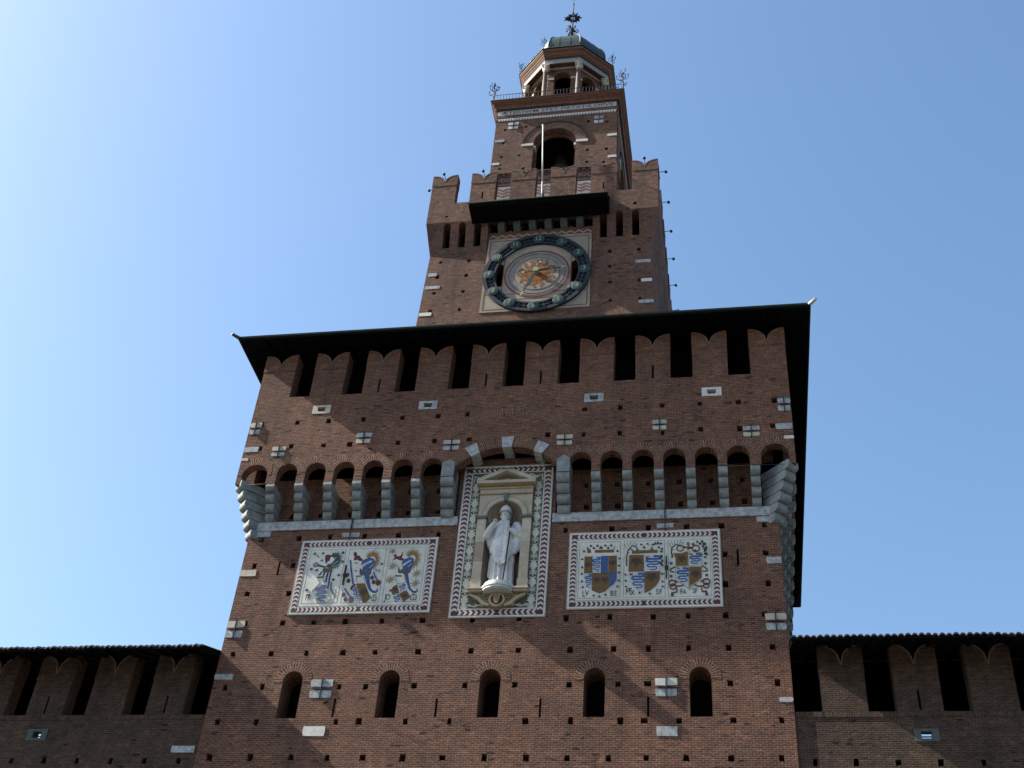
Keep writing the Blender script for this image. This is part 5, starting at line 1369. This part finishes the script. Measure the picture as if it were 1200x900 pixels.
# neck, head, mitre
S.tube([(SX, SY - 0.03, 24.0), (SX, SY - 0.06, 24.2)], [0.15, 0.11], 14)
hc = (SX - 0.01, SY - 0.09, 24.27); head_i = len(S.v)
S.ell(hc, (0.135, 0.155, 0.19), 0, 20, 12)
S.ell((hc[0], hc[1] - 0.07, hc[2] - 0.13), (0.10, 0.09, 0.10), 0, 14, 8)      # beard
S.ell((hc[0] - 0.03, hc[1] - 0.10, hc[2] - 0.20), (0.05, 0.05, 0.09), 0, 10, 6); S.ell((hc[0] + 0.03, hc[1] - 0.10, hc[2] - 0.20), (0.05, 0.05, 0.09), 0, 10, 6)
S.ell((hc[0], hc[1] - 0.165, hc[2] - 0.01), (0.024, 0.035, 0.05), 0, 10, 6)  # nose
for sg in (-1, 1):
    S.ell((hc[0] + sg * 0.055, hc[1] - 0.135, hc[2] + 0.055), (0.045, 0.025, 0.016), 0, 10, 5)   # brow
    S.ell((hc[0] + sg * 0.052, hc[1] - 0.132, hc[2] + 0.022), (0.020, 0.014, 0.012), 0, 8, 5)    # eye
    S.ell((hc[0] + sg * 0.07, hc[1] - 0.115, hc[2] - 0.04), (0.04, 0.035, 0.035), 0, 8, 5)       # cheek
    S.ell((hc[0] + sg * 0.137, hc[1] + 0.01, hc[2] + 0.0), (0.02, 0.035, 0.05), 0, 8, 5)         # ear
S.ell((hc[0], hc[1] - 0.15, hc[2] - 0.09), (0.035, 0.02, 0.012), 0, 8, 5)    # mouth
rr = []
for q in range(9):
    z = 24.40 + 0.34 * q / 8
    wq = [0.150, 0.160, 0.165, 0.16, 0.145, 0.118, 0.082, 0.045, 0.012][q]
    dq = [0.165, 0.17, 0.165, 0.15, 0.13, 0.105, 0.075, 0.045, 0.012][q]
    rr.append([(hc[0] + wq * cos(2 * pi * k / 28), hc[1] + dq * sin(2 * pi * k / 28), z) for k in range(28)])
loft(S, rr)
S.tube([(hc[0] + 0.163 * cos(2 * pi * k / 20), hc[1] + 0.172 * sin(2 * pi * k / 20), 24.41) for k in range(21)], 0.02, 6)
nb = len(S.v)
S.v[head_i:nb] = [(hc[0] + (x - hc[0]) * 1.17, hc[1] + (y - hc[1]) * 1.12, 24.08 + (z - 24.08) * 1.06) for x, y, z in S.v[head_i:nb]]
# collar of the cope
S.tube([(SX + 0.20 * cos(2 * pi * k / 20), SY - 0.03 + 0.17 * sin(2 * pi * k / 20), 24.06 - 0.03 * max(0, -sin(2 * pi * k / 20))) for k in range(21)], 0.05, 8)
# arms and hands
def arm(pts, rad): S.tube(pts, rad, 14); [S.ell(p, (r, r, r), 0, 12, 8) for p, r in zip(pts, rad)]
arm([(SX - .40, SY - .02, 23.93), (SX - .52, SY - .10, 23.70), (SX - .575, SY - .20, 23.42)], [.15, .15, .13])
arm([(SX - .575, SY - .20, 23.42), (SX - .46, SY - .30, 23.62), (SX - .36, SY - .34, 23.80)], [.13, .12, .085])
arm([(SX + .40, SY - .02, 23.93), (SX + .53, SY - .08, 23.68), (SX + .58, SY - .16, 23.42)], [.15, .15, .13])
arm([(SX + .58, SY - .16, 23.42), (SX + .42, SY - .29, 23.50), (SX + .29, SY - .35, 23.56)], [.13, .11, .08])
# sleeve and cope hanging from the left arm
for q, (x, y, z0_, z1_, a, b) in enumerate(((.56, -.10, 22.88, 23.5, .10, .13), (.48, -.14, 22.78, 23.5, .09, .12), (.62, -.04, 23.02, 23.55, .06, .14), (.40, -.16, 22.72, 23.45, .07, .10))):
    S.tube([(SX + x - 0.05, SY + y, z0_), (SX + x, SY + y, (z0_ + z1_) / 2), (SX + x, SY + y, z1_)], [a * 0.55, a, b], 10)
for x, z0_, z1_ in ((-.53, 23.05, 23.4), (-.46, 22.85, 23.5), (-.40, 22.9, 23.6)):
    S.tube([(SX + x + 0.06, SY - .05, z0_), (SX + x, SY - .10, z1_)], [.05, .11], 10)
S.tube([(SX - .42, SY - .05, 21.95), (SX - .40, SY - .02, 22.5), (SX - .36, SY, 22.9)], [.045, .06, .07], 8)   # maniple end
def hand_(c, fwd, up, thumb):
    c, fwd, up = Vector(c), Vector(fwd).normalized(), Vector(up).normalized()
    sd = fwd.cross(up).normalized()
    S.ell(c, (.055, .05, .065), 0, 12, 8)
    for i, L in enumerate((.085, .10, .095, .075)):
        b = c + sd * (i - 1.5) * 0.034 + fwd * 0.035
        S.tube([b, b + fwd * L * 0.55, b + fwd * L * 0.85 + up * 0.035, b + fwd * L * 0.75 + up * 0.075], [.021, .020, .018, .014], 8)
    b = c + sd * thumb * 0.05
    S.tube([b, b + sd * thumb * 0.035 + fwd * 0.03, b + sd * thumb * 0.03 + fwd * 0.075], [.024, .022, .016], 8)
hand_((SX - .31, SY - .37, 23.88), (0.55, -0.25, 0.75), (0.3, -0.7, -0.5), 1)
hand_((SX + .225, SY - .365, 23.58), (-0.8, -0.35, 0.1), (0.35, -0.6, 0.1), -1)
# shoe tips
for sg in (-1, 1): S.ell((SX + sg * 0.14 - 0.03, SY - 0.27, 21.595), (0.07, 0.12, 0.045), 0, 12, 6)
S.v = [(x, y + 0.24, z + 0.11) for x, y, z in S.v]      # standing back in the niche, on the plinth
me = bpy.data.meshes.new("statue_rough"); me.from_pydata(S.v, [], S.f)
tmp = bpy.data.objects.new("statue_rough", me); COL.objects.link(tmp)
md = tmp.modifiers.new("r", 'REMESH'); md.mode = 'VOXEL'; md.voxel_size = 0.011; md.use_smooth_shade = True
ms_ = tmp.modifiers.new("s", 'SMOOTH'); ms_.factor = 0.3; ms_.iterations = 1
dg = bpy.context.evaluated_depsgraph_get()
sm = bpy.data.meshes.new_from_object(tmp.evaluated_get(dg))
bpy.data.objects.remove(tmp); bpy.data.meshes.remove(me)
sm.name = "statue"; sm.materials.clear(); sm.materials.append(STATUE)
for p in sm.polygons: p.use_smooth = True
st = bpy.data.objects.new("statue", sm); COL.objects.link(st)
st["label"] = "white marble bishop statue with mitre, one hand at his chest, standing in the niche"; st["category"] = "statue"
m = MB(IRON)
a, b = Vector((0.155, -0.26, 21.67)), Vector((0.31, -0.23, 24.53))
m.tube([a, a.lerp(b, .5), b], [0.022, 0.024, 0.022], 10)
m.ell(a.lerp(b, 0.0) + Vector((0, 0, 0.03)), (0.04, 0.04, 0.04), 0, 10, 6)
q = a.lerp(b, 0.80)
m.lathe([(0.03, -0.10), (0.055, -0.08), (0.06, 0.0), (0.04, 0.06), (0.055, 0.10), (0.03, 0.13)], q, 12)
sf = m.build("bishop_staff")
sf["label"] = "thin dark metal staff held upright in the statue's left hand"; sf["category"] = "staff"

# ------------------------------------------------------------------ curtain walls
def curtain(sg, label):
    x0, x1 = (9.004, 32.0) if sg > 0 else (-32.0, -9.004)
    W = thing("curtain_wall", label, "castle wall", (sg * 20, 0.4, 0), "battlemented walls beside the tower")
    d = HB - 0.06
    zt = 17.35
    cen = [10.445 + 2.065 * i for i in range(11)] if sg > 0 else [-10.46 - 2.055 * i for i in range(11)]
    lu, lz = (12.57, 16.65) if sg > 0 else (-14.56, 16.70)
    holes = [sq(u, 15.85, 0.075, 0.09) for u in ([9.46 + 1.125 * i for i in range(19)] if sg > 0 else [-9.55 - 1.12 * i for i in range(19)])]
    holes.append(rect(lu - 0.15, lu + 0.15, lz - 0.11, lz + 0.11))
    m = MB(BRICK_OLD_SHADE)
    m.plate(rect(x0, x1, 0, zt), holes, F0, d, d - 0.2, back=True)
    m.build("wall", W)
    m = MB(VOID); m.prism(rect(x0, x1, 15.6, 16.15), F0, d - 0.215, d - 0.24); m.build("putlog_blackout", W)  # black strip added so the putlog holes show no sky
    m = MB(BRICK_OLD_SHADE); m.prism(rect(x0, x1, 17.19, zt + 0.002), F0, d + 0.02, d - 0.01)
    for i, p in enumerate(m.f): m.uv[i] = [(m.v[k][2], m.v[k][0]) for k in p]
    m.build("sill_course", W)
    m = MB(STONE_D)
    m.plate(rect(lu - 0.34, lu + 0.34, lz - 0.19, lz + 0.19), [rect(lu - 0.145, lu + 0.145, lz - 0.105, lz + 0.105)], F0, d + 0.018, d - 0.15)
    fr_ = m.build("loophole_frame", W)
    m = MB(IRON); m.prism(rect(lu - 0.15, lu + 0.15, lz - 0.01, lz + 0.02), F0, d - 0.12, d - 0.15)
    m.prism(rect(lu - 0.15, lu + 0.15, lz + 0.085, lz + 0.11), F0, d - 0.12, d - 0.15); m.prism(rect(lu - 0.15, lu + 0.15, lz - 0.11, lz - 0.08), F0, d - 0.12, d - 0.15)
    if sg < 0:
        m.prism(rect(lu - 0.15, lu - 0.04, lz - 0.11, lz + 0.11), F0, d - 0.13, d - 0.16); m.prism(rect(lu + 0.05, lu + 0.15, lz - 0.11, lz + 0.11), F0, d - 0.13, d - 0.16)
    m.build("loophole_bar", fr_)
    pa = pb = None
    for i, u in enumerate(cen):
        p = Vector(F0(u, 0, d)); p.z = 0
        sl = (i % 2 == 1) if sg > 0 else (i % 2 == 0)
        src = pa if sl else pb
        if src is None:
            o = merlon_mb(BRICK_OLD_SHADE, 0.635, zt + 0.004, 19.48, 18.80, 0.55, 18.58, (17.40, 18.02) if sl else None).build("merlon", W, loc=p)
            if sl: pa = o
            else: pb = o
        else: copy_part(src, W, p)
    m = MB(VOID); m.prism(rect(x0, x1, 18.5, 20.62), F0, HB - 3.4, HB - 3.6); m.build("gap_blackout", W)  # unseen board hung here to keep the merlon gaps black
    # tiled pent roof
    y0, z0_, y1, z1_ = -1.25, 19.02, 4.2, 20.95
    m = MB(WOOD_D)
    m.poly([(x0, y0 + 0.03, z0_ - 0.03), (x1, y0 + 0.03, z0_ - 0.03), (x1, y1, z1_ - 0.03), (x0, y1, z1_ - 0.03)])
    m.prism([(y0 + 0.02, z0_ - 0.04), (y0 + 0.06, z0_ - 0.04), (y0 + 0.06, z0_ + 0.05), (y0 + 0.02, z0_ + 0.04)], lambda u, z, d: (d, u, z), x0, x1)
    n = int((x1 - x0) / 0.55)
    for i in range(n + 1):
        x = x0 + 0.06 + (x1 - x0 - 0.12) * i / n
        s_ = (z1_ - z0_) / (y1 - y0)
        m.box(x - 0.045, x + 0.045, y0 + 0.08, 3.3, -0.13, -0.035, f=lambda x, y, z: (x, y, z0_ + s_ * (y - y0) + z))
    m.build("roof_boards", W)
    m = MB(TILE)
    per = 0.187
    cols = []
    x = x0
    while x < x1 - 0.01:
        jz = random.uniform(-0.012, 0.012); jy = random.uniform(-0.025, 0.02)
        for q in range(6):
            t = q / 6
            xx = x + per * t
            hgt = 0.075 * abs(sin(pi * t)) ** 0.8
            cols.append((min(xx, x1), y0 + jy, hgt + jz * (1 if 0 < q else 0)))
        x += per
    R0 = [m.vert((x, y, z0_ + 0.03 + h)) for x, y, h in cols]; R0b = [m.vert((x, y, z0_ - 0.005 + h * 0.75)) for x, y, h in cols]
    R1 = [m.vert((x, y1, z1_ + 0.03 + h)) for x, y, h in cols]
    for i in range(len(cols) - 1):
        m.face((R0[i], R0[i + 1], R1[i + 1], R1[i])); m.face((R0b[i], R0b[i + 1], R0[i + 1], R0[i]))
    m.build("tile_roof", W)
    return W
CWL = curtain(-1, "dark brick castle wall with tiled roof and battlements, left of the tower")
CWR = curtain(1, "dark brick castle wall with tiled roof and battlements, right of the tower")
m = MB(MARBLE); m.prism(rect(-9.88, -9.12, 16.12, 16.33), F0, HB - 0.05, HB - 0.1); m.build("stone_block", CWL)

# ------------------------------------------------------------------ bell, flagpole
BL = thing("bell", "dark bronze bell hanging in the belfry arch", "bell", (-0.40, 8.0, 51.4))
m = MB(BRONZE)
m.lathe([(0.50, 51.42), (0.47, 51.5), (0.38, 51.75), (0.33, 52.05), (0.31, 52.3), (0.26, 52.42), (0.10, 52.48), (0.09, 52.6)], (-0.40, 8.0, 0), 28)
m.build("bell_body", BL)
m = MB(WOOD_D); m.box(-2.2, 1.4, 7.9, 8.1, 52.58, 52.8); m.build("yoke", BL)
m = MB(IRON); m.tube([(-0.40, 8.0, 52.3), (-0.40, 8.0, 51.45)], 0.025, 8); m.ell((-0.40, 8.0, 51.42), (0.08, 0.08, 0.1), 0, 10, 6); m.build("clapper", BL)
FP = thing("flagpole", "slim white flagpole rising from the parapet in front of the belfry arch", "flagpole", (-0.30, 3.32, 44.05))
m = MB(POLE_G); a, b = Vector((-0.29, 3.28, 43.95)), Vector((-0.55, 3.28, 49.32)); q = a.lerp(b, 0.23)
m.tube([a, q], [0.042, 0.04], 12); m.build("lower_tube", FP)
m = MB(POLE); m.tube([q, b], [0.036, 0.03], 12); m.ell(b + Vector((0, 0, 0.03)), (0.06, 0.06, 0.06), 0, 10, 6); m.build("pole", FP)
m = MB(IRON); m.tube([a + Vector((0, -0.1, 0.5)), a + Vector((0, 0.4, 0.5))], 0.03, 6); m.build("bracket", FP)

# ------------------------------------------------------------------ floodlights on the parapet merlons
def lamp(k, u, label):
    f = side(CXU, CY, k)
    p = Vector(f(u, 46.25, HPAR - 0.2))
    L = thing("floodlight", label, "floodlight", p, "floodlights round the clock tower parapet", rot=k * pi / 2)
    return L
lp = None
spots = []
ordl = ["first", "second", "third", "fourth", "fifth", "sixth"]
for i, u in enumerate(sorted(MERU)):
    if i != 3: spots.append((0, u, "small floodlight on an arm over the front parapet, %s merlon from the left" % ordl[i]))
for i, u in enumerate(sorted(MERU)):
    spots.append((1, u, "small floodlight sticking out right of the parapet, %s lamp down its right edge" % ordl[i]))
SU = sorted(MERU)[::-1]
spots.append((3, SU[0], "small floodlight sticking out left from the front left corner of the parapet"))
spots.append((3, SU[2], "small floodlight low on the left edge of the clock stage"))
arm0 = head0 = None
for k, u, lab in spots:
    L = lamp(k, u, lab)
    if arm0 is None:
        m = MB(IRON)
        m.tube([(0, 0.0, -0.2), (0, 0.0, 0.04), (0, -0.05, 0.06), (0, -0.52, 0.08)], 0.018, 6)
        arm0 = m.build("arm", L, loc=L.location)
        m = MB(IRON)
        m.lathe([(0.02, 0.07), (0.045, 0.055), (0.065, -0.02), (0.07, -0.05)], (0, -0.54, 0.06), 10)
        m.box(-0.035, 0.035, -0.51, -0.48, 0.03, 0.11)
        head0 = m.build("lamp_head", L, loc=L.location)
    else:
        for o in (arm0, head0):
            c = o.copy(); COL.objects.link(c); c.parent = L

# ------------------------------------------------------------------ railing and finials of the belfry terrace
for k, lab in ((0, "thin iron railing along the front edge of the belfry terrace"), (1, "thin iron railing along the right edge of the belfry terrace"), (3, "thin iron railing along the left edge of the belfry terrace")):
    f = side(CXB, CY, k)
    RL = thing("iron_railing", lab, "railing", f(0, 54.61, 3.48), "railings round the belfry terrace")
    m = MB(IRON)
    for z in (54.72, 55.12): m.tube([f(-3.44, z, 3.48), f(3.44, z, 3.48)], 0.02, 6)
    m.build("rail", RL)
    b0 = None
    for i in range(41):
        u = -3.42 + 6.84 * i / 40
        p = Vector(f(u, 54.61, 3.48))
        if b0 is None:
            m = MB(IRON); m.tube([(0, 0, 0), (0, 0, 0.54)], 0.013, 5)
            b0 = m.build("baluster", RL, loc=p)
        else: copy_part(b0, RL, p)
def finial_parts(root, h, w, seed, mat):
    rnd = random.Random(seed)
    P = Vector(root.location)
    m = MB(mat)
    pts = [P + Vector((0.04 * w * sin(5 * q / 8), 0, h * q / 8)) for q in range(9)]
    m.tube(pts, [0.028 * w - 0.0018 * q for q in range(9)], 6)
    m.build("stem", root)
    m = MB(mat)
    for q in range(9):
        a = q * 2.4 + seed; zz = h * (0.45 + 0.5 * q / 9)
        b = P + Vector((0, 0, zz)); r = w * 0.24 * (0.7 + 0.5 * rnd.random()) * (1.15 - 0.5 * q / 9)
        c1 = b + Vector((cos(a) * r * 0.6, sin(a) * r * 0.6, -0.03)); c2 = b + Vector((cos(a) * r, sin(a) * r, 0.06 * w)); c3 = b + Vector((cos(a) * r * 0.95, sin(a) * r * 0.95, 0.22 * w))
        m.tube([b, c1, c2, c3], [0.012 * w, 0.018 * w, 0.016 * w, 0.006], 5)
        m.ell(c3, (0.03 * w, 0.03 * w, 0.045 * w), 0, 6, 4)
    m.ell(P + Vector((0, 0, h)), (0.05 * w, 0.05 * w, 0.09 * w), 0, 6, 4)
    m.build("leaf_spray", root)
for (sx, sy, lab, sd) in ((-1, -1, "iron flower finial on the front left corner of the belfry terrace", 3), (1, -1, "iron flower finial on the front right corner of the belfry terrace", 5)):
    r = thing("iron_finial", lab, "finial", (CXB + sx * 3.46, CY - 3.46, 54.6), "iron finials at the belfry corners")
    finial_parts(r, 1.45, 1.25, sd, IRON_B)
names8 = {0: "front right", 7: "front left", 1: "right", 6: "left", 2: "rear right", 5: "rear left"}
for i in range(8):
    if i not in names8 or i in (5,): continue
    a = -pi / 2 + pi / 8 + i * pi / 4
    if i in (0,): continue
    r = thing("iron_finial", "slender iron flower finial on the %s corner of the lantern roof" % names8[i], "finial", (CXL + 2.86 * cos(a), CY + 2.86 * sin(a), 60.04), "iron finials round the lantern roof")
    finial_parts(r, 1.0, 0.85, i, IRON_B)
WV = thing("weathervane", "iron weathervane with scrolled feet and leafy crown on top of the dome", "weathervane", (CXL, CY, 63.3))
m = MB(IRON_B)
m.tube([(CXL, CY, 63.3), (CXL, CY, 66.0), (CXL - 0.01, CY, 68.4)], [0.07, 0.05, 0.035], 8); m.tube([(CXL - 0.01, CY, 68.4), (CXL - 0.01, CY, 72.0)], 0.014, 6); m.ell((CXL - 0.01, CY, 68.38), (0.06, 0.06, 0.07), 0, 8, 5)
m.build("rod", WV)
m = MB(IRON_B)
for i in range(6):
    a = i * pi / 3 + 0.2
    c, s_ = cos(a), sin(a)
    pts = [(CXL + r * c, CY + r * s_, z) for r, z in ((0.55, 63.25), (0.6, 63.9), (0.42, 64.7), (0.15, 65.2), (0.12, 65.6), (0.3, 65.75), (0.38, 65.55), (0.28, 65.42))]
    m.tube(pts, 0.035, 6)
for i in range(3): m.tube([(CXL - 0.25, CY - 0.1, 65.95), (CXL + 0.3, CY - 0.1, 65.2)], [0.06, 0.035], 6)
m.build("scroll_feet", WV)
m = MB(IRON_B)
rr_ = random.Random(4)
for i in range(51):
    a = 2 * pi * i / 51
    q_ = (1.0, 0.72, 0.5)[i % 3]; p = Vector((CXL + 0.36 * q_ * cos(a), CY + 0.16 * q_ * sin(a), 66.85 + 0.06 * sin(3 * a)))
    o = Vector((cos(a), 0.6 * sin(a), rr_.uniform(-0.35, 0.6))).normalized()
    L = rr_.uniform(0.16, 0.30)
    m.tube([p, p + o * L * 0.5, p + o * L], [0.03, 0.05, 0.008], 5)
m.tube([(CXL + 0.36 * cos(2 * pi * i / 24), CY + 0.14 * sin(2 * pi * i / 24), 66.85) for i in range(25)], 0.035, 6)
m.tube([(CXL - 0.36, CY, 66.85), (CXL + 0.36, CY, 66.85)], 0.02, 5)
m.build("leaf_crown", WV)
